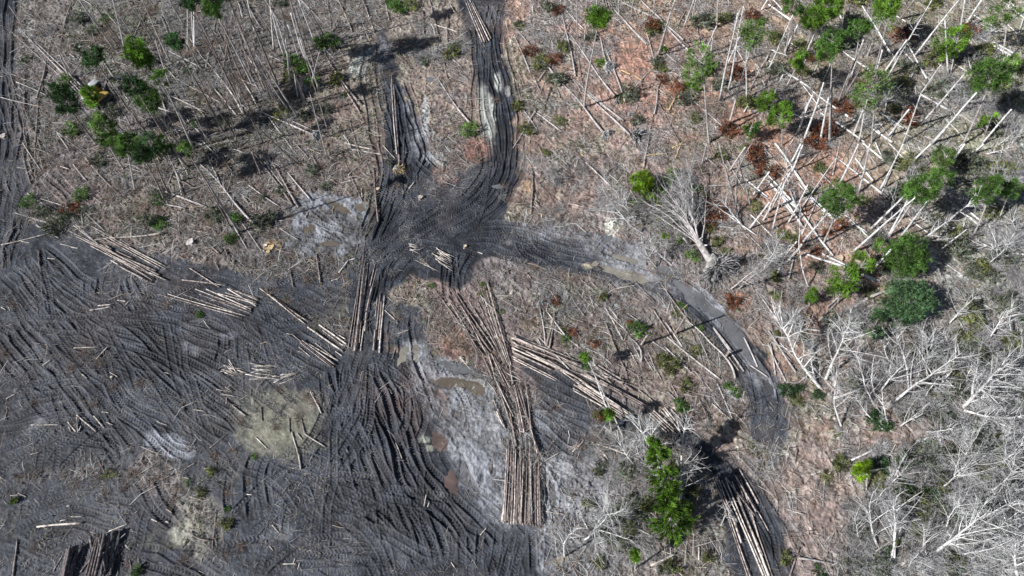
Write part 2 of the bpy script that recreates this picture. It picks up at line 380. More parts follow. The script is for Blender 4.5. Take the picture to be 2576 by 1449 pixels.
for row in TRACKS.split('\n'):
    hd, pts = row.split('|'); n, spread, dep = hd.split(); n = int(n); spread = float(spread); dep = float(dep)
    q = np.array(list(map(float, pts.split()))).reshape(-1, 2)
    line = np.array([G(p)[:2] for p in q])
    d = np.gradient(line, axis=0); d /= np.linalg.norm(d, axis=1)[:, None]; nm = np.stack([-d[:, 1], d[:, 0]], 1)
    r = np.random.default_rng(500 + k)
    order = r.permutation(n)
    for e in order:
        off = (e / max(1, n - 1) - .5) * spread
        l2 = line + nm * (off + r.normal(0, .22, len(line))[:, None].ravel()[:, None] * .8)
        if n >= 4 and len(l2) > 3 and r.random() < .45:      # some wheels start or stop part way
            l2 = l2[:-1] if r.random() < .5 else l2[1:]
        carve(l2, r.uniform(.55, .78), dep * r.uniform(.6, 1.15), r.uniform(.035, .07), 900 + k, r.uniform(.34, .42)); LINES.append(l2); k += 1
# older, half-healed wheel marks that follow the same directions
r = np.random.default_rng(4242); old = list(LINES); n_old = 0
for _ in range(700):
    l = old[int(r.integers(len(old)))]; m_ = len(l)
    if m_ < 3: continue
    a0 = int(r.integers(0, m_ - 2)); l2 = l[a0:a0 + int(r.integers(3, 6))] + r.normal(0, 4.2, 2)
    if len(l2) < 3: continue
    an = r.normal(0, .4); c_ = l2.mean(0); l2 = (l2 - c_) @ np.array([[math.cos(an), math.sin(an)], [-math.sin(an), math.cos(an)]]) + c_
    ii = np.clip(((l2[:, 0] - XC[0]) / STEP).astype(int), 0, NX - 1), np.clip(((l2[:, 1] - YC[0]) / STEP).astype(int), 0, NY - 1)
    if mudF[ii[1], ii[0]].min() < .45 or rut[ii[1], ii[0]].mean() > .45: continue
    dd_ = todisp(c_[0], c_[1])
    if ((dd_[0] - 700) / 140) ** 2 + ((dd_[1] - 1060) / 110) ** 2 < 1: continue
    carve(l2, r.uniform(.55, .75), r.uniform(.05, .13), r.uniform(.03, .06), 3000 + n_old, r.uniform(.34, .42)); n_old += 1
    if r.random() < .7:
        d_ = unit((l2[-1] - l2[0])[None])[0]; carve(l2 + np.array([-d_[1], d_[0]]) * r.uniform(.85, 2.0), r.uniform(.55, .75), r.uniform(.05, .13), r.uniform(.03, .06), 3500 + n_old, .38)
    if n_old > 200: break
# lumpy drying mud and churned silt
Hh += greyF * (.16 * np.abs(fbm([2.6, 1.3, .6], 611)) + .06 * np.abs(n_m2) + .05 * n_fine)
# clods thrown up between the wheels
Hh += mudF * (1 - rut * .6) * (.05 * np.clip(n_fine - .3, 0, 2) + .05 * np.clip(n_m2 - .2, 0, 2))
print('ruts', k, n_old)
# ---- colours (what the ground is made of; light and shade come from the sun)
C = litF.copy()
br = np.clip(.5 + .55 * n_m2 + .35 * n_fine, 0, 1)[..., None]
C *= (.5 + .78 * br)
g = C.mean(-1, keepdims=True)
t = np.clip(.25 + .8 * n_b2 + .35 * n_mid, 0, 1)[..., None]
C = C * (1 - .85 * t) + (g * np.array([.95, .97, .96])) * .85 * t        # bare grey soil between the needles
ol = np.clip((n_big * .7 + n_m2 * .6 - .05) * 1.7, 0, 1)[..., None]
C = C * (1 - .45 * ol) + C.mean(-1, keepdims=True) * np.array([.92, .95, .62]) * .45 * ol
sp = (n_fine + .5 * n_m2 > 1.15)[..., None]
C = np.where(sp, C * 1.5 + .05, C)
dk = np.array([.015, .0165, .0205]); md = np.array([.060, .066, .082])
mt = np.clip(.4 + .5 * n_b2 + .4 * n_mid + .3 * n_fine, 0, 1)[..., None]
mc = dk * (1 - mt) + md * mt
brn = np.clip(.9 * nz(3.1, 333) + .5 * n_mid - .35, 0, 1)[..., None]
mc = mc * (1 - .6 * brn) + np.array([.105, .086, .08]) * .25 * brn
gr = np.array([.20, .205, .222]) * (.35 + .95 * np.clip(.5 + .5 * n_mid + .3 * n_fine, 0, 1))[..., None]
mc = mc * (1 - greyF[..., None] * .85) + gr * greyF[..., None] * .85
mw = np.maximum(mudF, rut * .75 * np.clip(.4 + 2 * mudF, 0, 1))[..., None]
gm = C.mean(-1, keepdims=True); C = (C * .84 + gm * .16) * np.array([.95, 1.0, 1.07])
C = C * (1 - mw) + mc * mw
for x, y, a, b, rot, r, gg, bb, w in SANDS:
    m = ragged(ell(x, y, a, b, rot), .9, .42)[..., None] * w * (1 - .55 * rut[..., None])
    C = C * (1 - m) + srgb((r, gg, bb)) * (.8 + .25 * n_fine[..., None] + .1 * n_m2[..., None]) * m
C = np.clip(C, .012, .8)
# ---- puddles: the sheet dips, a separate water sheet fills it
PUDDLES = """850 520 34 9 28 brown;905 521 14 10 0 brown;826 612 28 5 0 brown;786 571 12 7 40 brown;884 552 14 7 30 grey;771 578 7 8 0 brown;796 630 9 4 20 brown
1098 886 13 11 0 brown;1150 922 44 14 8 grey;1138 962 50 12 4 brown;1196 978 24 16 20 brown;1014 893 10 26 24 beige;1046 886 9 22 0 beige;1103 1112 17 26 -30 red;1136 1213 17 24 -10 red;1172 1196 9 34 -18 grey;1224 1100 24 9 -42 grey;1214 1204 6 13 -10 grey;1240 1180 6 16 -12 grey
1578 651 34 6 14 beige;1497 662 9 6 -30 beige;1690 682 36 11 10 grey;1580 690 62 12 14 beige;1530 600 14 7 -40 grey;1752 752 60 15 38 grey;1846 838 70 13 50 grey;1905 920 34 11 66 grey;1936 985 11 34 -12 dark;1926 1085 22 26 10 dark;1780 690 22 8 18 grey
1392 1240 8 26 -6 grey;1428 1235 20 8 10 grey;1412 1408 26 9 -12 beige;1050 140 8 26 -20 grey;1082 196 10 6 0 grey;930 20 10 22 -20 grey;1400 700 20 7 30 dark;1785 1370 14 26 10 dark;1470 585 16 5 0 grey;1000 838 6 12 0 grey;1700 706 16 6 20 dark;1252 468 12 5 0 grey"""
pud = []
for row in PUDDLES.replace('\n', ';').split(';'):
    f = row.split(); pud.append((*map(float, f[:5]), f[5]))
def cell(x, y): return int(np.clip(round((x - XC[0]) / STEP), 0, NX - 1)), int(np.clip(round((y - YC[0]) / STEP), 0, NY - 1))
pudz = []
for x, y, a, b, rot, tone in pud:
    m = up(np.clip(2.1 - ((((DX - x) * math.cos(R(rot)) + (DY - y) * math.sin(R(rot))) / a) ** 2 + ((-(DX - x) * math.sin(R(rot)) + (DY - y) * math.cos(R(rot))) / b) ** 2) * 1.2, 0, 1))
    c = G((x, y)); ix, iy = cell(c[0], c[1])
    z = float(base_flat[iy, ix]) - .05
    Hh[:] = Hh * (1 - m) + (np.minimum(Hh, z - .05 + .05 * n_m2 + .03 * n_fine)) * m
    pudz.append(z)
def hz(x, y):
    ix, iy = cell(x, y); return float(Hh[iy, ix])
def hmax(x, y, r=3):
    ix, iy = cell(x, y); return float(Hh[max(0, iy - r):iy + r + 1, max(0, ix - r):ix + r + 1].max())
# ---- the sheet itself, stretched out to the far horizon round the surveyed core
gl = 85 + np.array([700, 400, 220, 120, 60, 30, 14, 6, 2.5]) ; gr_ = gl[::-1]
xs = np.concatenate([-gl, XC, gr_]); ys = np.concatenate([3.5 - (gl - 85), YC, YC[-1] + (gr_ - 85)])
padn = len(gl)
Hp = np.pad(Hh, padn, mode='edge'); Cp = np.pad(C, ((padn, padn), (padn, padn), (0, 0)), mode='edge')
MU = np.pad(np.maximum(mudF, 0), padn, mode='edge')
for s in range(padn): 
    f = (s + 1) / (padn + 1)
    Hp[s] *= f; Hp[-1 - s] *= f; Hp[:, s] *= f; Hp[:, -1 - s] *= f
    for sl in ((s, slice(None)), (-1 - s, slice(None)), (slice(None), s), (slice(None), -1 - s)):
        Cp[sl] = Cp[sl] * f + np.array([.17, .14, .10]) * (1 - f)
gxx, gyy = np.meshgrid(xs, ys)
ny, nx = gxx.shape
idx = np.arange(ny * nx, dtype=np.int32).reshape(ny, nx)
Q = np.stack([idx[:-1, :-1], idx[:-1, 1:], idx[1:, 1:], idx[1:, :-1]], -1).reshape(-1, 4)
me = bpy.data.meshes.new('ground')
me.vertices.add(ny * nx); me.vertices.foreach_set('co', np.stack([gxx, gyy, Hp], -1).astype(np.float32).ravel())
me.loops.add(Q.size); me.loops.foreach_set('vertex_index', Q.ravel().astype(np.int32))
me.polygons.add(len(Q)); me.polygons.foreach_set('loop_start', np.arange(len(Q), dtype=np.int32) * 4)
at = me.color_attributes.new('soil', 'FLOAT_COLOR', 'POINT')
at.data.foreach_set('color', np.concatenate([Cp, MU[..., None]], -1).astype(np.float32).ravel())
me.update(calc_edges=True)
m, nt, b = mat('soil_and_litter', .9, .25); N, L = nt.nodes, nt.links
a = N.new('ShaderNodeAttribute'); a.attribute_name = 'soil'
tc = N.new('ShaderNodeTexCoord'); n1 = N.new('ShaderNodeTexNoise'); n1.inputs['Scale'].default_value = 9; n1.inputs['Detail'].default_value = 6; n1.inputs['Roughness'].default_value = .75
L.new(tc.outputs['Object'], n1.inputs['Vector'])
mr = N.new('ShaderNodeMapRange'); mr.inputs['From Min'].default_value = .3; mr.inputs['From Max'].default_value = .7; mr.inputs['To Min'].default_value = .55; mr.inputs['To Max'].default_value = 1.45
L.new(n1.outputs['Fac'], mr.inputs['Value'])
mx = N.new('ShaderNodeMix'); mx.data_type = 'RGBA'; mx.blend_type = 'MULTIPLY'; mx.inputs['Factor'].default_value = 1
L.new(a.outputs['Color'], mx.inputs[6]); L.new(mr.outputs[0], mx.inputs[7]); L.new(mx.outputs[2], b.inputs['Base Color'])
rr = N.new('ShaderNodeMapRange'); rr.inputs['To Min'].default_value = .95; rr.inputs['To Max'].default_value = .62
L.new(a.outputs['Alpha'], rr.inputs['Value']); L.new(rr.outputs[0], b.inputs['Roughness'])
bp = N.new('ShaderNodeBump'); bp.inputs['Strength'].default_value = .6; bp.inputs['Distance'].default_value = .06
L.new(n1.outputs['Fac'], bp.inputs['Height']); L.new(bp.outputs[0], b.inputs['Normal'])
me.materials.append(m)
ground = bpy.data.objects.new('ground', me); COL.objects.link(ground); tag(ground, kind='structure')
# puddles
PT = {'brown': (.105, .088, .068), 'beige': (.20, .185, .155), 'grey': (.115, .117, .122), 'red': (.10, .072, .065), 'dark': (.06, .06, .065)}
PM = {}
for kx, c in PT.items():
    PM[kx] = noise_mat('muddy_water_' + kx, [tuple(v * .75 for v in c), c, tuple(v * 1.25 for v in c)], .5, rough=.16, rand=0, spec=.45)
for (x, y, a_, b_, rot, tone), z in zip(pud, pudz):
    r = np.random.default_rng(int(x * 7 + y)); n = 40; an = np.arange(n) * 2 * np.pi / n
    wob = 1 + sum(r.uniform(.03, .13) * np.cos(j * an + r.uniform(0, 7)) for j in range(2, 8))
    px = a_ * 1.12 * wob * np.cos(an); py = b_ * 1.12 * wob * np.sin(an)
    c, s = math.cos(R(rot)), math.sin(R(rot))
    pts = np.array([G((x + u * c - v * s, y + u * s + v * c)) for u, v in zip(px, py)]); pts[:, 2] = z
    ce = pts.mean(0)
    mb = MB(); mb.add(np.vstack([pts, ce]), None, [(i, (i + 1) % n, n) for i in range(n)])
    o = mb.build('puddle', PM[tone], loc=ce); tag(o, kind='structure')
# ------------------------------------------------------------------ naming things apart
LAND = {'yellow forestry machine': (265, 235), 'white sand on the road': (1235, 285), 'round green pine': (1507, 50),
 'big uprooted tree': (1790, 660), 'small white sand heap': (1540, 572), 'greenish sand mound': (700, 1060), 'smooth pale mud slab': (425, 1118),
 'twin bushy conifers': (1680, 1250), 'tangled log stack': (250, 1410), 'big upright pole sheaf': (1310, 1240), 'dense round conifer': (2285, 650),
 'lime green bush': (2170, 1190), 'forked white tree': (2075, 960), 'dark root ball': (1600, 350), 'sprawling white tree': (2420, 1030), 'orange brush heap': (180, 662),
 'long curved pale log': (325, 596), 'long brown puddle': (850, 520), 'grey shallow pool': (1145, 960), 'reddish haul road logs': (1195, 50),
 'blue green conifer': (2285, 770), 'sunken grey lane': (1850, 850), 'white splinter pile': (1045, 622), 'pale silt patch': (900, 168),
 'topmost pine clump': (2050, 30), 'blackest pine shade': (2350, 100), 'criss-crossed fallen trunks': (1990, 480), 'olive thicket': (2290, 1260)}
LG = {k: G(p)[:2] for k, p in LAND.items()}
ORD = ['', 'second ', 'third ', 'fourth ', 'fifth ', 'sixth ', 'seventh ', 'eighth ', 'ninth ', 'tenth ', 'eleventh ', 'twelfth ', 'thirteenth ', 'fourteenth ', 'fifteenth ', 'sixteenth ', 'seventeenth ', 'eighteenth ', 'nineteenth ', 'twentieth ']
def ordn(i):
    if i < len(ORD): return ORD[i]
    tens = {2: 'twenty', 3: 'thirty', 4: 'forty', 5: 'fifty'}[(i + 1) // 10]
    u = ['', 'first', 'second', 'third', 'fourth', 'fifth', 'sixth', 'seventh', 'eighth', 'ninth'][(i + 1) % 10]
    return (tens + '-' + u if u else tens[:-1] + 'ieth') + ' '
PENDING = []    # (object, description, category, group, ground xy)
def later(o, desc, cat, group, xy): PENDING.append((o, desc, cat, group, np.array(xy[:2], float)))
def finish_labels():
    by = {}
    for p in PENDING: by.setdefault(p[1], []).append(p)
    for desc, ps in by.items():
        if len(ps) == 1:
            o, d, c, g, xy = ps[0]; k = min(LG, key=lambda q: np.linalg.norm(LG[q] - xy))
            tag(o, f'{d} near the {k}', c, g); continue
        P = np.array([p[4] for p in ps])
        rank = {k: np.argsort(np.argsort(np.linalg.norm(P - v, axis=1))) for k, v in LG.items()}
        for i, (o, d, c, g, xy) in enumerate(ps):
            k = min(LG, key=lambda q: (rank[q][i] * 2.5 + np.linalg.norm(LG[q] - xy) * .25))
            tag(o, f'{d}, {ordn(rank[k][i])}nearest the {k}', c, g)
# ------------------------------------------------------------------ pieces of timber
def lift(a, b, r0, r1):
    """height of both ends so that a straight trunk lies on the rutted ground"""
    t = np.linspace(0, 1, 9)
    z0, z1 = hmax(a[0], a[1], 2) + r0 * .8, hmax(b[0], b[1], 2) + r1 * .8
    gap = max(hz(a[0] + (b[0] - a[0]) * s, a[1] + (b[1] - a[1]) * s) + (r0 + (r1 - r0) * s) * .55 - (z0 + (z1 - z0) * s) for s in t)
    return z0 + max(0, gap) * .8, z1 + max(0, gap) * .8
def trunk_line(a, b, n, bow=.01):
    t = np.linspace(0, 1, n)[:, None]; L = np.linalg.norm(b - a)
    s = unit(np.cross(b - a, [0, 0, 1.0])) if abs((b - a)[2]) < .95 * L else np.array([1., 0, 0])
    k = np.random.default_rng(int(abs(a[0] * 997 + b[1] * 131)) % 99991)
    c1, c2 = k.normal(0, bow * L, 2)
    return a + (b - a) * t + s * (np.sin(t * np.pi) * c1 + np.sin(t * 2 * np.pi) * c2 * .4)
def twigs_along(line, rad, n, length, t0=.3, t1=1.0, up=.35, flat=False, bend=.15, k=4, thick=.35):
    """n side branches off a trunk line; returns (P, R)"""
    m = len(line); t = t0 + (t1 - t0) * rng.random(n) ** .8
    f = t * (m - 1); i = np.minimum(f.astype(int), m - 2); fr = (f - i)[:, None]
    p0 = line[i] * (1 - fr) + line[i + 1] * fr
    ax = unit(line[-1] - line[0])
    d = rng.normal(size=(n, 3)); d -= (d @ ax)[:, None] * ax; d = unit(d)
    if flat: d[:, 2] *= .25
    d = unit(d + ax * (up + .35 * rng.random((n, 1))))
    Ln = length * (.45 + .75 * rng.random(n)) * (1.15 - .75 * (t - t0) / max(1e-3, t1 - t0))
    s = np.linspace(0, 1, k)[None, :, None]
    cv = rng.normal(size=(n, 1, 3)) * bend; cv[..., 2] += bend * .6
    P = p0[:, None] + d[:, None] * Ln[:, None, None] * s + cv * Ln[:, None, None] * s * s
    r0 = np.maximum(.012, rad * thick * (.5 + .6 * rng.random(n)) * np.minimum(1, Ln / max(length, .01) + .3))
    Rr = r0[:, None] * np.linspace(1, .3, k)[None]
    return P, Rr
def sub_twigs(P, Rr, per, frac, k=3, bend=.2):
    n, m, _ = P.shape; i = np.repeat(np.arange(n), per)
    t = .25 + .72 * rng.random(len(i)); f = t * (m - 1); j = np.minimum(f.astype(int), m - 2); fr = (f - j)[:, None]
    p0 = P[i, j] * (1 - fr) + P[i, j + 1] * fr
    ax = unit(P[i, -1] - P[i, 0]); L = np.linalg.norm(P[i, -1] - P[i, 0], axis=1)
    d = unit(ax * .9 + rng.normal(size=(len(i), 3)) * .55)
    Ln = L * frac * (.5 + .8 * rng.random(len(i))) * (1.2 - .6 * t)
    s = np.linspace(0, 1, k)[None, :, None]
    Q = p0[:, None] + d[:, None] * Ln[:, None, None] * s + rng.normal(size=(len(i), 1, 3)) * bend * Ln[:, None, None] * s * s
    r0 = np.maximum(.009, Rr[i, 0] * .5)
    return Q, r0[:, None] * np.linspace(1, .45, k)[None]
def log_mesh(name, a, b, r0, r1, m, bow=.006, sides=8, n=7, loc=None, twig=0, parent=None):
    ln = trunk_line(a, b, n, bow); mb = MB()
    rr = np.linspace(r0, r1, n) * (1 + .05 * np.random.default_rng(int(abs(a[0] * 311) + abs(b[1] * 77))).normal(size=n))
    mb.tubes(ln, rr, sides, caps=True)
    o = mb.build(name, m, loc=loc if loc is not None else (a + b) / 2, parent=parent)
    add_end_material(o, M['cut_end'])
    return o, ln
def solve_tree(bp, tp, hset=None):
    B = G(bp); T0 = G(tp); T1 = G(tp, 1.0); q = (T0 - T1)[:2]
    h = hset if hset else float(np.clip(((T0[:2] - B[:2]) @ q) / (q @ q), 1.0, 23))
    B[2] = hz(B[0], B[1]) - .05
    return B, G(tp, h), h
TONES = {'g': 'grey_bark', 'w': 'white_bark', 'b': 'brown_bark', 'd': 'dark_bark', 'c': 'cut_pine', 'p': 'pale_wood', 'y': 'yellow_wood'}
TWORD = {'g': 'grey', 'w': 'white', 'b': 'brown', 'd': 'dark', 'c': 'tan', 'p': 'pale', 'y': 'yellowish'}
def lword(L): return 'short' if L < 4 else 'medium length' if L < 8 else 'long' if L < 13 else 'very long'
def nums(s): return [float(x) for x in s.split()]
def rows(s):
    """'i,j|tone| x y x y [w]; ...' -> (i, j, tone, numbers)"""
    for line in s.strip().split('\n'):
        t, tone, body = line.split('|'); i, j = map(int, t.split(','))
        sc = 1.0
        for it in body.split(';'):
            it = it.strip()
            if it:
                yield i, j, tone, it
# fallen trunk on the forest floor: x0 y0 = butt, x1 y1 = tip, w metres, B = still branchy
def fallen(i, j, tone, it, pole=False):
    br = 'B' in it; v = nums(it.replace('B', '')); w = v[4] if len(v) > 4 else .34
    A = G(cp(i, j, v[0], v[1])); Bb = G(cp(i, j, v[2], v[3])); L = np.linalg.norm(A - Bb)
    w *= .74 if L > 3.5 else .5
    r0, r1 = w / 2, max(.04, w / 2 * max(.3, 1 - .055 * L))
    z0, z1 = lift(A, Bb, r0, r1); A[2], Bb[2] = z0, z1
    m = M[TONES[tone]]; base = np.array([A[0], A[1], hz(A[0], A[1])])
    word = TWORD[tone]; 
    if br or (L > 7 and tone in 'gw' and not pole):
        root = empty('fallen_tree', base)
        o, ln = log_mesh('trunk', A - base, Bb - base, r0, r1, m, .012, loc=None, parent=root)
        o.location = (0, 0, 0)
        me = o.data; co = np.empty(len(me.vertices) * 3, np.float32); me.vertices.foreach_get('co', co)
        c = co.reshape(-1, 3) + ((A - base) + (Bb - base)) / 2; me.vertices.foreach_set('co', c.ravel())
        mb = MB(); n = 34 if br else 12
        P, Rr = twigs_along(ln, r0, n, (.16 if br else .07) * L + .4, .45 if br else .55, 1, .7, flat=True, thick=.3)
        mb.tubes(P, Rr, 4)
        if br:
            Q, S = sub_twigs(P, Rr, 4, .5); mb.tubes(Q, S, 3)
        mb.build('crown', m if tone != 'b' else M['twig_brown'], parent=root)
        later(root, f'{lword(L)} {word} {"branchy" if br else "twiggy-tipped"} fallen trunk', 'fallen tree', 'wind-thrown trunks lying in the wood', A)
    else:
        nm, ct = ('dead_pole', 'pole') if pole else ('fallen_log', 'log') if L > 2.2 else ('broken_log', 'log')
        o, ln = log_mesh(nm, A, Bb, r0, r1, m, .01)
        later(o, f'{lword(L)} {word} {"thin dead pole" if pole else "bare fallen log" if L > 2.2 else "stub of wood"}', ct, 'loose logs lying on the ground', A)
# standing bare trunk
def snag(i, j, tone, it):
    v = nums(it.split('h')[0]); hs = float(it.split('h')[1]) if 'h' in it else None
    B, T, h = solve_tree(cp(i, j, v[0], v[1]), cp(i, j, v[2], v[3]), hs)
    w = (v[4] if len(v) > 4 else .2 + .009 * min(h, 14)) * .82
    L = np.linalg.norm(T - B); r0, r1 = w / 2, max(.035, w / 2 * max(.25, 1 - .05 * L))
    root = empty('standing_trunk', B); m = M[TONES[tone]]
    ln = trunk_line(np.zeros(3), T - B, 9, .007); mb = MB(); rr = np.linspace(r0, r1, 9); rr[0] *= 1.25
    mb.tubes(ln, rr, 7, caps=True); mb.build('trunk', m, parent=root)
    if L > 4:
        mb = MB(); P, Rr = twigs_along(ln, r0, int(6 + L), .55 + .05 * L, .45, 1, .25, thick=.22); mb.tubes(P, Rr, 4)
        Q, S = sub_twigs(P, Rr, 2, .5); mb.tubes(Q, S, 3)
        mb.build('crown', m if tone in 'gw' else M['twig_brown'], parent=root)
    tilt = np.linalg.norm((T - B)[:2]) / L
    word = TWORD[tone]
    later(root, f'{"stubby" if h < 4 else "low" if h < 8 else "tall" if h < 14 else "very tall"} {word} bare trunk {"leaning over" if tilt > .38 else "standing upright"}', 'bare tree', 'bare standing trunks', B)
# foliage clump crowns
def clump_crown(centre, rx, rz, n, seed, blades=9, blade=.42, bw=.085, per=14, droop=0.0, solid=.55):
    r = np.random.default_rng(seed)
    d = unit(r.normal(size=(n, 3))); rad = (solid + (1 - solid) * r.random(n)) ** .8
    c = centre + d * rad[:, None] * np.array([rx, rx, rz]) * (.75 + .35 * r.random((n, 1)))
    cr = (.22 + .16 * r.random(n)) * max(rx, .7)
    tint = .35 + 1.0 * r.random(n)
    i = np.repeat(np.arange(n), per)
    td = unit(r.normal(size=(len(i), 3)) + np.array([0, 0, .35]))
    tc = c[i] + td * (cr[i] * r.random(len(i)) ** .5)[:, None]
    k = np.repeat(np.arange(len(i)), blades)
    bd = unit(td[k] * .6 + r.normal(size=(len(k), 3)) * .75 + np.array([0, 0, .15 - droop]))
    side = unit(np.cross(bd, r.normal(size=(len(k), 3))))
    p = tc[k]; ln = blade * (.6 + .7 * r.random(len(k)))
    hw = bw * (.6 + .6 * r.random(len(k))) / 2
    V = np.stack([p - side * hw[:, None], p + side * hw[:, None], p + bd * ln[:, None]], 1).reshape(-1, 3)
    tn = (tint[i[k]] * (.75 + .5 * r.random(len(k))))[:, None] * (1 + .12 * r.normal(size=(len(k), 1)) * np.array([[1.2, .3, 0]]))
    return c, V, np.repeat(np.clip(tn, .2, 2), 3, axis=0)
def pine(i, j, spec, label, group='green pines still standing', name='pine_tree'):
    """spec: bx by cx cy w h tone [density]"""
    f = spec.split(); v = list(map(float, f[:6])); tone = f[6]; dens = float(f[7]) if len(f) > 7 else 1.0
    B, T, h = solve_tree(cp(i, j, v[0], v[1]), cp(i, j, v[2], v[3] - v[5] * .1))
    h = max(h, 2.0)
    if len(f) > 8: B, T, h = solve_tree(cp(i, j, v[0], v[1]), cp(i, j, v[2], v[3] - v[5] * .1), float(f[8]))
    px = np.linalg.norm(G((0, 0)) - G((0, 0)))
    C = T; dist = np.linalg.norm(C - np.array([0, 0, HC])); mpp = dist / F / 4 * .96
    rx = v[4] / 2 * mpp; vis = v[5] / 2 * mpp
    off = math.atan2(np.linalg.norm(C[:2]), HC - C[2])
    rz = float(np.clip(math.sqrt(max(.05, vis ** 2 - (rx * math.cos(off)) ** 2)) / max(.3, math.sin(off)), .55 * rx, 1.6 * rx))
    root = empty(name, B)
    top = C - B + np.array([0, 0, rz * .7]); ln = trunk_line(np.zeros(3), top, 9, .006)
    w = .18 + .011 * h; mb = MB(); mb.tubes(ln, np.linspace(w / 2, .04, 9), 7); tmb = mb
    seed = int(v[0] * 13 + v[3] * 7 + i * 1001 + j * 77)
    n = int(np.clip(24 * dens * (rx * max(rz, rx * .8)) / 2.0, 10, 110))
    c, V, tn = clump_crown(C - B, rx, rz, n, seed, per=int(13 * min(1.2, .5 + .5 * dens)))
    mb = MB(); mb.add(V, None, np.arange(len(V)).reshape(-1, 3), tn); cr = mb.build('crown', M[tone], parent=root, tone=True)
    # limbs reaching out to the clumps
    ax = unit(top); tt = np.clip((c @ ax) - .6 * rx, .25 * np.linalg.norm(top), np.linalg.norm(top) * .97)
    p0 = ax * tt[:, None]; s = np.linspace(0, 1, 4)[None, :, None]
    P = p0[:, None] + (c - p0)[:, None] * s + np.array([0, 0, -.12]) * rx * (s * (1 - s))
    tmb.tubes(P, np.full((len(P), 4), .035) * np.linspace(1.2, .4, 4), 4)
    P2, R2 = twigs_along(ln, w / 2, 14, .8 + .1 * rx, .35, .8, .1, thick=.2); tmb.tubes(P2, R2, 4)
    tmb.build('trunk', M['grey_bark' if tone != 'dark' else 'brown_bark'], parent=root)
    if label: tag(root, label, 'pine', group)
    return root, B, h
def spray_conifer(bp, tp, h, rad, tone, label, seed):
    """full conifer with foliage to the ground, sprays sweeping up and outwards along every limb"""
    B = G(bp); B[2] = hz(B[0], B[1]) - .05; T = G(tp, h); D = T - B; r = np.random.default_rng(seed)
    root = empty('conifer_tree', B); ln = trunk_line(np.zeros(3), D, 9, .015)
    mb = MB(); mb.tubes(ln, np.linspace(.17, .03, 9), 7)
    n = 96; t = .12 + .86 * r.random(n) ** .9; p0 = D * t[:, None]; az = r.random(n) * 6.28
    ln_ = rad * np.clip(1.25 * (1 - t) ** .7 + .12, .1, 1) * (.6 + .5 * r.random(n))
    d = unit(np.stack([np.cos(az), np.sin(az), .35 + .35 * r.random(n)], 1)); s = np.linspace(0, 1, 5)[None, :, None]
    P = p0[:, None] + d[:, None] * ln_[:, None, None] * s + np.array([0, 0, -.18]) * ln_[:, None, None] * s * s
    mb.tubes(P, np.full((n, 5), .028) * np.linspace(1.2, .4, 5), 4); mb.build('trunk', M['grey_bark'], parent=root)
    per = 16; i = np.repeat(np.arange(n), per); f = .3 + .7 * r.random(len(i)); c = p0[i] + d[i] * (ln_[i] * f)[:, None] + np.array([0, 0, -.18]) * (ln_[i] * f * f)[:, None] + r.normal(0, .09, (len(i), 3))
    k = np.repeat(np.arange(len(i)), 6); bd = unit(d[i][k] * 1.0 + np.array([0, 0, .25]) + r.normal(size=(len(k), 3)) * .38)
    L = .5 * (.5 + .8 * r.random(len(k))); sd = unit(np.cross(bd, r.normal(size=(len(k), 3)))) * (.03 + .035 * r.random((len(k), 1)))
    p = c[k]; V = np.stack([p - sd, p + sd, p + bd * L[:, None]], 1).reshape(-1, 3)
    tn = ((.35 + 1.0 * r.random(n))[i][k] * (.75 + .5 * r.random(len(k))))[:, None] * np.ones((1, 3))
    mb = MB(); mb.add(V, None, np.arange(len(V)).reshape(-1, 3), np.repeat(tn, 3, axis=0)); mb.build('crown', M[tone], parent=root, tone=True)
    tag(root, label, 'conifer', 'green pines still standing')
def bare_tree(i, j, it, tone='w', label=None):
    """leafless broadleaf: bx by tx ty spread(px) [h]"""
    hs = None
    if 'h' in it: it, hh = it.split('h'); hs = float(hh)
    v = nums(it); bp, tp = cp(i, j, v[0], v[1]), cp(i, j, v[2], v[3])
    if hs is None:
        hs = min(max(solve_tree(bp, tp)[2], 2.0), 13)
    B, T, h = solve_tree(bp, tp, hs)
    L = np.linalg.norm(T - B); sp = v[4] * (.0225 if j > 3 else .0125) if len(v) > 4 else L * .25
    w = v[5] if len(v) > 5 else .10 + .012 * L
    root = empty('bare_tree', B); mt = M['white_bark'] if tone == 'w' else M['grey_bark']; mtw = M['twig_white'] if tone == 'w' else M['twig_grey']
    n = 10; t = np.linspace(0, 1, n)[:, None]; D = T - B
    side = unit(np.cross(D, [0, 0, 1.])) * rng.normal(0, .05) * L
    up = np.array([0, 0, 1.]) * .10 * L
    ln = D * t + side * np.sin(t * np.pi) - up * np.sin(t * np.pi) * .6 + np.cumsum(rng.normal(0, .012 * L, (n, 3)), 0) * [[1, 1, .5]] * t
    mb = MB(); mb.tubes(ln, np.linspace(w / 2, .025, n), 7); nb = int(np.clip((8 + L * 1.4) * min(1, .45 + sp / 3), 7, 30))
    P, Rr = twigs_along(ln, w / 2, nb, sp * 1.25, .22, .98, .75, thick=.4, bend=.22, k=5); mb.tubes(P, Rr, 5); mb.build('trunk', mt, parent=root); mb = MB()
    Q, S = sub_twigs(P, Rr, 4, .5); mb.tubes(Q, S, 4)
    Q2, S2 = sub_twigs(Q, S, 2, .55); mb.tubes(Q2, np.maximum(S2 * .85, .008), 3)
    mb.build('crown', mtw if rng.random() < .45 else M['twig_grey'], parent=root)
    if label: tag(root, label, 'bare tree', 'leafless pale trees')
    else: later(root, f'{"low" if L < 5 else "tall" if L < 9 else "very tall"} {"white" if tone == "w" else "grey"} leafless {"narrow" if sp < 1.3 else "spreading"} tree', 'bare tree', 'leafless pale trees', B)
    return root
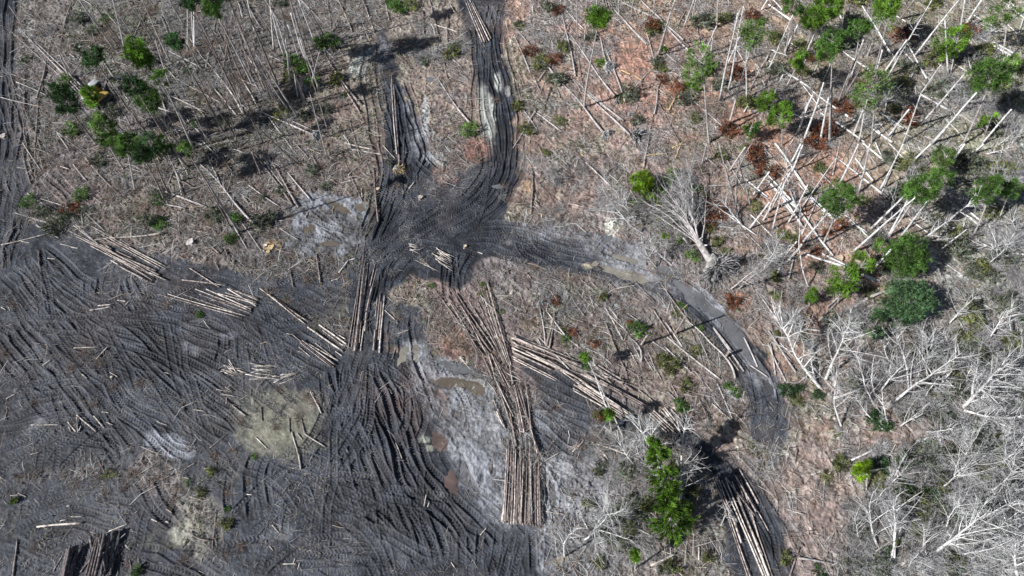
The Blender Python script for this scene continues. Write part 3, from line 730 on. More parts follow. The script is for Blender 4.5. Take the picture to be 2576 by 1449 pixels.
# low shrubs: a few patterns, each then copied
SHRUB = {}
def bare_shrub_proto(kind, k):
    r = 1.0; root = empty('bare_shrub', (0, 0, 0))
    n = 46; az = rng.random(n) * 2 * np.pi; el = R(12) + R(62) * rng.random(n)
    d = np.stack([np.cos(az) * np.cos(el), np.sin(az) * np.cos(el), np.sin(el) * .8], 1)
    if k % 2: d = unit(d + np.array([.55, .35, 0]))
    Ln = .55 + .6 * rng.random(n); s = np.linspace(0, 1, 5)[None, :, None]
    p0 = rng.normal(size=(n, 1, 3)) * [[[.16, .16, 0]]]
    P = p0 + d[:, None] * Ln[:, None, None] * s + rng.normal(size=(n, 1, 3)) * .2 * Ln[:, None, None] * s * s
    Rr = np.full((n, 5), .0135) * np.linspace(1.3, .5, 5); mb = MB(); mb.tubes(P, Rr, 4)
    o = mb.build('stem', M[kind], parent=root)
    mb = MB(); Q, S = sub_twigs(P, Rr, 5, .5); mb.tubes(Q, np.maximum(S, .007), 3); Q2, S2 = sub_twigs(Q, S, 2, .5); mb.tubes(Q2, np.maximum(S2, .006), 3)
    mb.build('twig', M[kind], parent=root)
    return root
def leaf_shrub_proto(kind, k):
    root = empty('leafy_shrub', (0, 0, 0))
    c, V, tn = clump_crown(np.array([0, 0, .42]), 1.0, .45, 13, 40 + k, blades=5, blade=.26, bw=.085, per=11, solid=.3)
    V[:, 2] = np.maximum(V[:, 2], .02)
    mb = MB(); mb.add(V, None, np.arange(len(V)).reshape(-1, 3), tn); mb.build('crown', M[kind], parent=root, tone=True)
    s = np.linspace(0, 1, 3)[None, :, None]; mb = MB(); mb.tubes(np.zeros((len(c), 1, 3)) + c[:, None] * s, np.full((len(c), 3), .02), 4); mb.build('stem', M['twig_grey'], parent=root)
    return root
def place_copy(proto, loc, rz, sc):
    r = proto.copy(); COL.objects.link(r); r.location = Vector(loc); r.rotation_euler = (0, 0, rz); r.scale = (sc[0], sc[0], sc[1])
    for ch in proto.children:
        c = ch.copy(); COL.objects.link(c); c.parent = r
    return r
USED = set(); BARE_SHRUBS = []
def shrub(kind, xy, rad, hgt=None, desc=None, label=None, leafy=True):
    ks = [q for q in range(3)]; k = ks[int(rng.integers(3))]; key = (kind, k, leafy)
    if key not in SHRUB: SHRUB[key] = (leaf_shrub_proto if leafy else bare_shrub_proto)(kind, k)
    p = SHRUB[key]; loc = (xy[0], xy[1], hz(xy[0], xy[1]) - .03); rz = rng.random() * 6.28; sc = (rad, hgt or rad)
    if key not in USED:
        USED.add(key); o = p; o.location = Vector(loc); o.rotation_euler = (0, 0, rz); o.scale = (sc[0], sc[0], sc[1])
    else: o = place_copy(p, loc, rz, sc)
    size = 'small' if rad < .7 else 'medium' if rad < 1.2 else 'wide'
    if label: tag(o, label, 'shrub', 'shrubs and brush')
    else: later(o, f'{size} {desc}', 'shrub', 'shrubs and brush', xy)
    return o
# ------------------------------------------------------------------ readings taken from the photograph
_cp = cp
def cp(i, j, x, y):
    if i == 9: return (1207.5 + x * .4423, 966 + y * .4423)          # close survey of the lower middle
    if j >= 10: return (644 * i + x * .4423, 362.25 * (j - 10) + y * .4423)
    return _cp(i, j, x, y)
# ---- sheaves of dragged logs: butt x y, tip x y [w]; label part; material
SHEAVES = [
 (1, 0, 'c', .34, 'reddish log in the sheaf topping the haul road', 'logs dragged up the haul road', 'from the ditch side', '2275 425 2105 10;2300 425 2125 5;2320 415 2140 5;2345 405 2150 0;2370 395 2170 0'),
 (1, 0, 'c', .3, 'slender log in the upright drag trail', 'logs in the upright drag trail', 'counted across', '1440 1659 1345 760;1420 1560 1362 740;1445 1640 1378 800;1432 1480 1390 880;1480 1675 1491 1322 .22'),
 (0, 0, 'g', .36, 'grey log dragged beside the yellow machine', 'logs beside the yellow machine', 'from the outermost', '800 945 120 325 .3;812 925 212 310;832 905 300 400;842 885 360 430'),
 (0, 1, 'p', .34, 'sunlit log in the upper mud sheaf', 'upper sheaf of pale logs', 'from its upslope edge', '1672 1235 870 805;1650 1250 930 860;1630 1265 1060 960 .28;1585 1285 680 870 .38;1345 1160 1180 1085;1130 1065 1060 1020;1600 1320 760 930;1580 1345 800 950;1560 1370 900 1020 .26;1550 1385 1040 1070;1530 1395 1130 1180;1505 1398 1180 1220;1690 1385 1230 1160 .26;1500 1300 1000 1010 .24;1440 1290 1080 1100 .22'),
 (0, 2, 'p', .3, 'pale log in the second mud sheaf', 'second sheaf of pale logs', 'from its lower edge', '2440 300 1510 45;2440 270 1840 65;2480 285 1700 70 .22;2535 240 1940 0 .34;2540 220 2050 0;2590 190 2290 10;2585 150 2270 50 .26;2600 110 2390 35;2590 170 2200 60 .24;2560 200 2100 120 .22;2610 135 2300 5;2520 255 2000 60 .24;2290 -20 1830 -80 .28;2200 -10 1920 -190 .24'),
 (1, 2, 'p', .34, 'pale log in the slanting row meeting the ruts', 'slanting row of pale logs', 'from its upper end', '500 365 45 10;530 345 110 60 .24;880 640 520 395 .4;915 570 640 375;905 520 840 480 .22;870 690 800 640;785 800 350 455;800 780 450 520 .38;835 735 520 560 .28;760 800 430 540 .24;900 600 660 420 .22;780 700 600 560 .2;545 690 430 590 .2;440 330 180 110 .26'),
 (1, 2, 'c', .3, 'straight log in the upright sheaf above the ruts', 'upright sheaf above the ruts', 'counted across', '930 605 1100 -470;965 600 1065 -230 .28;985 615 1085 -330 .28;1000 630 1100 -260;1012 620 1130 -270;1055 640 1090 370 .36;1045 560 1062 340 .24;1100 440 1115 240 .3;1118 230 1165 0 .3;1140 150 1222 -185 .26;1150 -30 1200 -240 .2'),
 (1, 2, 'c', .4, 'thick short log in the small row above ruts', 'thick short logs by the ruts', 'counted across', '1245 655 1295 60 .44;1205 515 1250 70 .36;1237 510 1265 130 .34;1200 300 1222 90 .24;1185 640 1205 420 .3'),
 (1, 2, 'c', .27, 'slim log in the fan on brown litter', 'fan of poles on brown litter', 'from its outer edge', '2290 695 1790 5;2285 680 1850 90;2270 700 1900 60 .22;2250 690 2090 430;2360 665 2180 460 .3;2365 640 1950 0;2350 625 2070 230 .32;2420 650 2000 30;2440 640 2110 90;2410 640 2020 60 .24;2310 650 1910 60 .24;2340 610 2180 400 .28;2330 690 2060 180 .2;2300 560 2000 90 .2'),
 (1, 2, 'c', .2, 'thin pole in the brushy-tipped narrow bundle', 'narrow bundle of thin poles', 'counted across', '2540 800 2270 -60;2555 795 2290 -60;2520 790 2240 60;2570 790 2330 -60;2500 780 2220 100;2560 760 2350 0;2530 760 2260 0;2510 740 2230 -20;2550 740 2300 -120'),
 (1, 2, 'c', .26, 'log in the trail just below the fan', 'trail of poles below the fan', 'counted across', '2400 880 2340 670 .3;2540 1040 2380 670;2500 960 2370 670;2570 1050 2400 700 .2;2380 920 2290 700;2585 970 2555 800;2590 1300 2390 880;2510 1420 2390 1230;2500 1400 2380 1100 .2;2560 1380 2440 1000;2580 1280 2450 1000'),
 (9, 9, 'c', .3, 'pole in the trail above the big sheaf', 'middle trail of poles', 'counted across', '335 390 200 0;300 270 215 -10;290 255 260 -10;265 280 185 0;250 280 195 0;240 275 180 0 .22;210 300 140 0 .22;180 240 100 0;140 250 85 150;130 240 95 160 .2;205 350 170 160;310 330 240 60 .22;325 400 290 260;230 290 205 120 .22;270 200 225 0 .24'),
 (2, 2, 'p', .34, 'sunlit log in the great diagonal sheaf', 'great diagonal sheaf', 'from its upslope edge', '10 470 600 700;5 485 640 730 .3;0 500 690 780;15 515 700 800;40 570 720 830 .42;0 540 470 830;45 580 500 830;0 610 420 800;0 630 360 800 .26;5 650 400 830;0 685 470 930 .38;0 705 450 940 .26;150 650 780 980;350 740 780 990;480 830 1130 1330 .24;20 530 560 740 .26;30 600 460 790 .24;100 540 640 760 .22'),
 (2, 2, 'p', .32, 'pale log in the lower diagonal sheaf', 'lower diagonal sheaf', 'from its upslope edge', '625 920 1200 1310;640 965 1190 1320;640 985 1150 1330;650 960 1180 1290 .26;612 1010 1120 1330;615 1030 960 1230;620 1045 950 1220 .26;700 960 1230 1320;660 1000 1130 1310 .24;680 940 1210 1290 .24'),
 (2, 2, 'c', .32, 'log in the shadow-crossed middle diagonal sheaf', 'middle diagonal sheaf', 'from its upslope edge', '530 810 960 960 .4;700 880 1400 1210 .38;720 870 1380 1222 .4;820 780 1250 1040;830 800 1240 1050;860 780 1130 940;800 840 1130 1050;900 890 1250 1000 .26;880 940 1390 1215;850 830 1200 1020 .24'),
 (2, 2, 'p', .33, 'pale log in the short sheaf by conifer shadow', 'short sheaf by the conifer shadow', 'counted across', '1365 1270 1560 1460 .3;1370 1255 1590 1460;1390 1230 1640 1460 .38;1400 1220 1640 1440 .26;1520 1220 1700 1460;1530 1205 1760 1460;1560 1200 1810 1460;1490 1240 1660 1400;1600 1230 1830 1460 .28;1545 1230 1730 1460 .26'),
 (2, 13, 'p', .3, 'log in the shaded sheaf leaving the lower edge', 'shaded sheaf at the lower edge', 'counted across', '1340 830 1145 260;1350 830 1160 268 .3;1460 830 1240 250 .42;1445 830 1225 300 .38;1430 830 1180 245 .4;1470 800 1270 250;1400 600 1290 240;1400 405 1290 205 .3;1385 455 1260 240;1456 560 1330 330 .28;1300 640 1165 250;1250 500 1150 300 .28;1330 560 1215 270;1420 700 1250 300 .3;1375 480 1205 250 .3'),
]
# the big upright sheaf: poles side by side, butts in one row
big = []
r_ = random.Random(5)
for q in range(27):
    t_ = q / 26
    bx = 124 + 220 * t_ + r_.uniform(-2, 2); by = 786 + 26 * t_ + r_.uniform(-12, 8)
    tx = 158 + 178 * t_ + r_.uniform(-9, 9); ty = r_.choice([300, 340, 390, 430, 470]) + r_.uniform(-25, 25)
    big.append(f'{bx:.0f} {by:.0f} {tx:.0f} {ty:.0f} {r_.choice([.2, .24, .28, .3])}')
SHEAVES.append((9, 9, 'c', .28, 'brownish pole in the big upright sheaf', 'big upright sheaf of poles', 'counted across', ';'.join(big)))
STACKS = [
 (0, 3, 'd', .34, 'dark log in the tidy low stack', 'tidy dark log stack', '680 1175 620 1500;700 1160 640 1500;720 1155 655 1500;745 1150 670 1500;775 1160 690 1500;805 1160 700 1500;690 1200 610 1500;760 1180 680 1500;790 1200 715 1500', (0, 1, 1, 2, 2, 1, 0, 3, 0)),
 (0, 3, 'd', .32, 'dark log in the tangled tall stack', 'tall tangled log stack', '1000 1060 890 1500;1030 1050 905 1500;1045 1040 940 1500;1060 1070 1110 1400;1105 1060 1112 1200;1140 1040 1080 1500;1170 1020 1130 1460;1190 1030 1140 1300;1215 1125 1155 1290;1090 1040 960 1500;1060 1035 930 1500;930 1050 940 1170;960 1060 935 1200;1120 1050 1010 1500;1150 1030 1040 1500;950 1240 810 1420 .2;1150 1250 1110 1460 .2;1010 1080 920 1480;1180 1040 1120 1400', (1, 3, 3, 4, 3, 2, 1, 1, 0, 4, 3, 1, 0, 4, 3, 0, 0, 1, 2)),
]
FALLEN = """0,0|b|380 990 575 290 .38;375 1445 385 1010 .3;275 1440 235 1195 .3;150 880 115 760 .28;165 60 280 10 .22
0,0|p|645 580 575 568 .3;760 590 710 555 .32;1270 655 1130 615 .28
0,0|g|2030 685 1700 520 .3;2230 1040 1640 700 .34;2060 1130 1540 900 .34;1830 1160 1600 1090 .3;2035 1360 1850 1165 .26;1720 910 1640 850 .26;2445 1140 2160 720 .42B;2380 1160 2160 900 .3;2500 1110 2430 1050 .26;930 60 830 0 .3;1700 360 1620 160 .22
1,0|p|2000 125 1960 60 .34;1500 190 1390 80 .2;2030 325 1800 250 .24;2110 1090 2120 960 .22;1700 1340 1680 1310 .28;1300 10 1340 210 .2
1,0|c|1065 1060 700 565 .38;1050 1140 880 880 .34;880 880 720 600 .3;1195 330 1065 -10 .34;970 330 820 -10 .3
1,0|b|1830 350 1750 0 .28;1925 420 1928 140 .3;1690 350 1670 100 .26;760 310 720 0 .26;620 500 855 215 .34;1925 790 1870 540 .32
1,0|g|2150 1240 1830 790 .42B;575 1365 0 1110 .42;2080 790 1940 790 .2;2070 680 1840 490 .18;540 640 850 350 .2
2,0|g|635 780 490 90 .38;1035 985 570 330 .4;950 640 890 390 .4;1135 1040 890 360 .38;450 790 0 240 .4B;910 1340 500 850 .48;1185 1370 720 920 .46;1095 1215 660 840 .34;1120 1225 770 960 .34;1350 455 1030 110 .44;1370 455 1150 240 .38;1850 600 1500 220 .42;1500 210 1300 10 .4;1720 420 1500 215 .4;1500 215 1030 -10 .4;185 745 10 320 .32;720 300 540 110 .26B;1550 950 1420 860 .3;1850 800 1540 545 .28B;2140 1300 1740 950 .34;500 1335 220 1130 .3;260 1330 110 1100 .24B;480 990 440 860 .22;660 1350 500 1330 .18;820 520 700 410 .2
2,0|b|265 820 650 260 .3;935 95 905 -30 .34;955 95 925 -30 .34;985 100 945 -30 .36;1010 95 970 -30 .34;1365 1470 1440 1060 .24;2140 1240 2050 1090 .26;1360 290 1370 240 .26
2,0|y|1310 820 1240 770 .3;1190 755 1100 715 .34;1580 1110 1645 985 .36;1700 1449 1640 1600 .3
3,0|w|1230 560 980 130 .42B;980 130 890 0 .4;1590 800 1310 310 .4;1480 660 1340 510 .36;1075 750 840 590 .42;840 590 720 490 .38;240 220 0 60 .46;160 130 40 0 .4;195 575 30 510 .34;420 550 230 440 .36;430 900 0 620 .38;230 790 30 620 .3;960 1449 660 1220 .36;890 1240 430 910 .4;1360 1300 1120 1140 .42;1330 1310 1150 1160 .28;1240 1449 1010 1280 .4;1840 1130 1530 960 .42;2440 570 1990 310 .42B;2470 550 2000 280 .36B;2270 290 2060 170 .36;2310 340 2130 250 .34;1385 225 1290 170 .34;2480 80 2400 0 .36;1460 740 1370 880 .3;360 1210 240 1140 .34;430 1200 250 1150 .3;1200 1420 1050 1270 .34;1150 1260 1060 1270 .4;720 370 760 160 .36;740 200 640 0 .38B;2020 740 1790 600 .24
3,0|b|300 1290 230 1160 .34;860 830 790 640 .3;1100 380 1030 500 .3
0,1|b|320 410 240 60 .34;340 300 280 0 .32;365 325 365 0 .32;345 350 305 285 .28;2210 1110 2090 990 .34;400 1225 388 1065 .32;2310 1190 2270 1060 .26;100 480 65 380 .24
0,1|g|2090 640 1500 400 .36B;2010 620 1520 420 .3;1870 655 1520 575 .3B;2585 835 1990 185 .44B;680 810 380 630 .26B;750 780 280 500 .28B;960 990 720 800 .24;1000 1020 560 640 .28B;520 810 160 700 .24B;600 950 370 820 .32;1320 1030 1210 960 .18;780 1050 610 1010 .2;1060 880 870 700 .2
0,1|p|480 910 20 1020 .24;560 1160 480 1150 .18;310 1000 220 985 .18;700 255 620 235 .26;790 1050 720 1040 .26;2110 905 1930 870 .18
1,1|b|430 640 120 130 .46;375 630 0 120 .4;45 300 0 230 .32;1230 780 1185 240 .34;650 1400 610 1110 .28;380 1449 335 1150 .2;1030 1010 1000 1110 .24;1070 580 850 60 .2;300 970 250 1050 .22;1890 180 1880 290 .26;200 900 30 980 .22;530 150 380 -20 .22
1,1|p|1175 60 900 0 .26;1275 110 960 55 .3;660 110 520 50 .24;1590 390 1540 450 .3;1400 150 1280 20 .2;1060 440 1070 540 .22;500 740 525 690 .26;830 1360 760 1380 .28;2285 1105 2230 1085 .3
1,1|w|835 1300 930 1175 .32;930 1175 1005 1155 .26
2,1|b|190 710 200 250 .34;280 640 230 570 .36;190 1350 140 1290 .32;300 300 200 240 .28
2,1|g|985 420 740 180 .34;570 230 430 90 .24;580 280 500 215 .22;1325 220 1368 -20 .28;1960 425 2590 405 .26;2580 570 2380 430 .3;2510 1055 2370 910 .3;2230 860 2050 825 .22B;2350 870 2180 680 .3B;2170 260 2060 90 .24;660 380 600 480 .18B
2,1|y|1560 110 1350 125 .32;1610 50 1720 -10 .36;300 735 290 700 .3;720 120 690 90 .3
3,1|w|1220 560 720 170 .42;1160 170 940 0 .42;1140 130 1070 0 .4;1055 385 870 150 .4;1370 165 1200 0 .38;1500 170 1360 80 .36;690 795 430 540 .42;430 540 60 0 .4;650 1130 470 910 .4;480 920 250 610 .42;250 610 0 320 .4;330 830 0 380 .42;400 500 200 200 .42;200 200 70 0 .4;310 680 0 400 .36;1110 1390 750 1240 .5;750 1240 360 1100 .46;1070 1400 540 1110 .46;1030 970 680 640 .28B;990 900 600 690 .32B;1530 970 1320 840 .36;2170 860 1800 560 .5;2190 830 1820 530 .4B;560 700 530 760 .3;450 590 300 400 .34;260 740 150 590 .36
3,1|b|190 1390 80 1250 .3;480 920 470 1060 .24
0,2|p|1000 600 750 610 .24;1095 590 970 720 .26;970 1445 780 1280 .34;790 1455 780 1300 .26;770 1449 690 1350 .28;1050 1410 950 1290 .26;610 1380 320 1380 .24;1120 170 990 180 .22;1120 190 905 225 .22;2480 1290 2340 1185 .3;510 725 430 780 .24;1300 140 1260 180 .22;1190 125 1270 138 .26;2060 1240 1950 1225 .2;1680 1380 1580 1340 .18;880 910 830 870 .22;1190 900 1110 850 .18;820 1390 800 1440 .22;720 1450 690 1390 .22;1140 1380 1070 1350 .2;60 220 15 195 .22;1100 1255 1030 1250 .24;1700 860 1660 850 .2;150 1065 60 1110 .18
1,2|p|660 1265 550 1045 .28;650 1240 570 1050 .24;1400 325 1300 230 .24;1545 425 1430 460 .16;360 470 310 460 .2;310 1150 270 1110 .18
1,2|b|65 1340 50 1200 .3;340 1455 335 1310 .24;490 1455 455 1310 .22;1400 630 1370 720 .2
2,2|b|345 590 430 255 .36;375 600 435 280 .34;1060 660 940 350 .42;2280 830 2180 700 .34;1670 1100 1600 960 .24;1970 1330 1880 1125 .36;1130 530 1160 430 .26
2,2|g|2090 920 1790 690 .32;1790 690 1560 490 .28;1790 840 1540 600 .32;1560 640 1400 530 .34;1640 770 1560 650 .26;1415 830 1330 690 .3;1970 720 1860 480 .26B;1300 750 1190 510 .24B;1260 770 1160 600 .24;1710 600 1540 350 .26;940 700 730 600 .18;2575 905 2400 780 .3;2470 790 2330 500 .28;2330 840 2020 410 .3;1115 520 940 200 .24;1060 310 980 200 .26;1280 345 1160 255 .26;1675 1150 1565 1045 .28;2040 1010 1900 1000 .2;1440 830 1370 650 .22;1010 690 1160 680 .18;1500 920 1460 850 .24;1000 770 870 650 .2B;2200 640 2020 400 .28
3,2|g|860 200 1010 110 .56;1010 110 1300 0 .5;510 330 690 150 .34;600 190 780 30 .34;850 210 1100 30 .44;970 290 1240 60 .22;270 860 0 430 .34;230 745 40 520 .3;170 940 0 560 .3;70 880 20 570 .26;2240 470 2420 250 .4;2360 380 2540 170 .36;630 720 860 520 .3;680 720 900 580 .28;1590 1090 1660 980 .3;1310 1100 1560 890 .3;280 720 120 560 .28
0,3|p|830 915 370 955 .34;1280 930 1100 1000 .24;1590 905 1535 880 .3;2045 690 1905 650 .26;2150 785 2035 815 .28;840 852 710 850 .2;665 880 605 893 .2;1735 815 1680 775 .22;1460 1310 1380 1365 .24;1320 1185 1270 1140 .28;400 200 310 225 .24;1910 470 1840 455 .2;2540 635 2490 630 .2;260 650 185 615 .2;190 630 105 640 .2;1700 910 1670 900 .3;700 740 670 745 .2;2120 680 2040 690 .18;2170 350 2060 375 .22;2050 480 1990 530 .2
0,3|b|140 1455 175 1085 .26;1080 465 990 280 .28;1630 265 1500 370 .2;1720 435 1440 460 .22;1970 310 1820 400 .26;1330 1400 1310 1290 .2;855 1180 810 1310 .2;640 1240 540 1400 .2;2140 1170 2180 790 .2;1900 1050 1830 1170 .2;2190 460 2180 280 .18;280 480 290 420 .24;2040 690 1990 870 .16;2280 20 2110 160 .18;2050 670 2080 580 .24
1,13|p|258 215 205 0 .26;395 85 275 10 .28;65 95 0 30 .26;830 150 795 60 .24;968 355 955 420 .2;985 400 975 425 .2;135 575 95 530 .24;1310 545 1275 585 .2;232 750 155 752 .2;250 745 240 780 .2;225 720 212 750 .2;100 675 80 650 .2;1130 770 1110 740 .2;60 640 60 615 .2;265 45 235 10 .2
2,13|p|750 260 620 305 .3;925 695 785 760 .44B;745 750 665 825 .32B;545 155 450 55 .26;540 145 470 75 .24;410 50 345 112 .3;720 160 480 70 .26B;605 660 735 615 .24;1062 650 1060 730 .26;430 550 400 495 .26;300 470 180 450 .16;780 585 610 505 .34B;640 485 655 375 .22;740 355 690 290 .2;570 610 590 520 .16;1110 770 1040 770 .16
3,13|w|840 60 1010 25 .5B;465 165 690 50 .3B;1050 372 1450 290 .5B;1190 365 1440 300 .36;1370 585 1456 520 .5;1160 785 1255 750 .34B;960 605 1100 560 .3B;1100 450 1132 378 .34;1060 350 1190 310 .26;1280 640 1090 530 .46;1300 550 1456 520 .3
3,13|b|120 820 175 660 .34;130 735 160 690 .3;150 180 165 95 .28;345 240 390 180 .24;240 390 350 310 .2B;505 610 565 455 .28;480 470 560 365 .28B;375 330 465 305 .18;390 250 320 110 .24;260 560 80 585 .16;420 740 390 690 .2;365 820 355 690 .22;330 670 430 530 .18;410 135 380 100 .2;65 20 35 75 .24"""
CURVED = [(0, 1, 'p', .32, 'long curved pale trunk lying across the log tops', '1650 905 1500 928 1350 942 1200 948 1080 956 955 975'),
 (2, 2, 'g', .3, 'long bent trunk arching round beside the sunken lane', '2240 915 2200 790 2100 660 1990 560 1880 440 1740 330'),
 (2, 2, 'g', .24, 'slender bent sapling trunk on the brown litter', '1300 750 1295 640 1250 560 1180 500'),
 (0, 3, 'b', .2, 'thin bowed branch in the pale twig patch', '2125 1098 2040 1085 1960 1050 1900 1000')]
SNAGS = """0,0|g|1260 590 1130 -20;1720 630 1420 -20;1150 500 790 -10 .34;1530 400 1280 0;1885 525 1885 0;1860 270 1700 0;1800 470 1640 140;1365 460 1180 160 .22
0,0|w|1950 470 1925 100 .24;1955 475 1950 0 .26;2560 330 2490 0 .26
0,0|b|1470 270 1350 0;2450 800 2200 190 .34;2560 690 2375 0;2530 750 2330 60;2180 620 2010 330 .22;2340 700 2230 190 .24;2230 740 2320 260 .22;2300 470 2340 100 .2;2660 930 2420 420;2720 1000 2500 300
1,0|w|285 555 150 100 .36;345 840 270 220 .3;440 600 320 250 .36;500 600 350 130 .36;600 490 390 170 .3;580 400 430 0 .28;360 590 290 480 .28;330 600 180 150 .26
1,0|g|180 490 130 -120 .4;600 830 540 640 .32;630 900 440 380 .34;500 1060 380 720 .24;430 1190 0 550 .42;330 1110 0 620 .3;540 900 640 520 .26;220 400 0 90 .28;520 640 430 340 .3;420 980 380 700 .24;150 860 0 560 .28
2,0|g|1195 165 1225 -20;1410 155 1440 0;1730 270 1830 0 .36;1815 175 1850 0;1910 590 2060 260 .36;2060 280 2075 0 .3;2000 535 2030 300 .34;730 410 740 210;665 390 655 20;805 350 820 240;1075 140 1070 10;745 110 750 -10;1465 570 1640 0 .44;1490 520 1590 130 .36;500 90 490 0 .26;845 130 860 -30 .3
2,0|w|2090 1015 2290 100 .42;2120 850 2270 130 .36;2180 910 2330 60 .38;2160 660 2300 350 .32;2360 1000 2365 480 .34;2550 870 2450 640 .24;2510 100 2570 0 .3
3,0|w|5 700 250 150 .34;170 520 300 250 .36;365 560 500 290 .4;425 560 580 280 .34;1070 780 1150 500 .34;1140 770 1400 400 .4;1205 780 1650 0 .4;1480 560 1920 0 .42;1960 290 2150 0 .42;1930 330 1980 0 .3;1525 1260 1980 740 .4;1355 1449 1540 940 .3;1540 940 1740 650 .26;1640 1455 2100 930 .46;1820 750 1780 200 .36;290 1350 450 950 .34;350 1440 560 830 .42;910 1440 1000 1000 .3;860 1360 960 1100 .38;830 800 960 400 .32;780 880 900 560 .28;1210 1370 1420 1100 .38;340 1160 450 960 .36;520 1440 610 980 .4;2180 350 2580 120 .4;2340 700 2400 520 .2;2150 1449 2450 1100 .36;50 970 150 750 .22
3,0|b|700 1050 960 430 .4;625 1440 650 760 .46;1320 200 1470 0 .38;780 950 950 640 .36
2,1|g|1915 195 1960 0 .36;2270 720 2080 -10 .4;2400 620 2280 170 .3;2190 270 2350 30 .32;2180 450 2400 10 .3
2,1|w|2430 510 2590 280 .34;2390 850 2590 585 .36;2530 765 2600 640 .34
3,1|w|1040 850 1400 490 .4;1210 935 1430 510 .34;1220 1080 1600 580 .4;855 1085 1480 540 .42;1080 1240 1240 1060 .4;1130 460 1360 0 .36;910 490 1025 0 .4;720 410 910 0 .38;50 860 160 400 .34;210 1170 340 1010 .4;340 1000 605 690 .36;330 650 690 140 .24;200 800 400 410 .28;0 690 140 390 .3;40 660 220 290 .3;230 190 330 0 .34;240 285 350 10 .34;180 1110 290 980 .22;1740 1060 2000 860 .22;1460 170 1640 0 .34;1830 210 1980 0 .36;2060 100 2170 0 .36;1830 110 1960 0 .28;300 690 230 300 .34
2,2|b|1640 465 1750 280 .34;2150 690 2190 632 .44;1300 572 1362 475 .36
0,1|b|1455 165 1340 0 .26;1525 190 1420 0 .26;1690 175 1570 0 .26;2410 890 2130 470 .34;2320 840 2020 300 .28
1,1|b|50 305 -40 80 .34"""
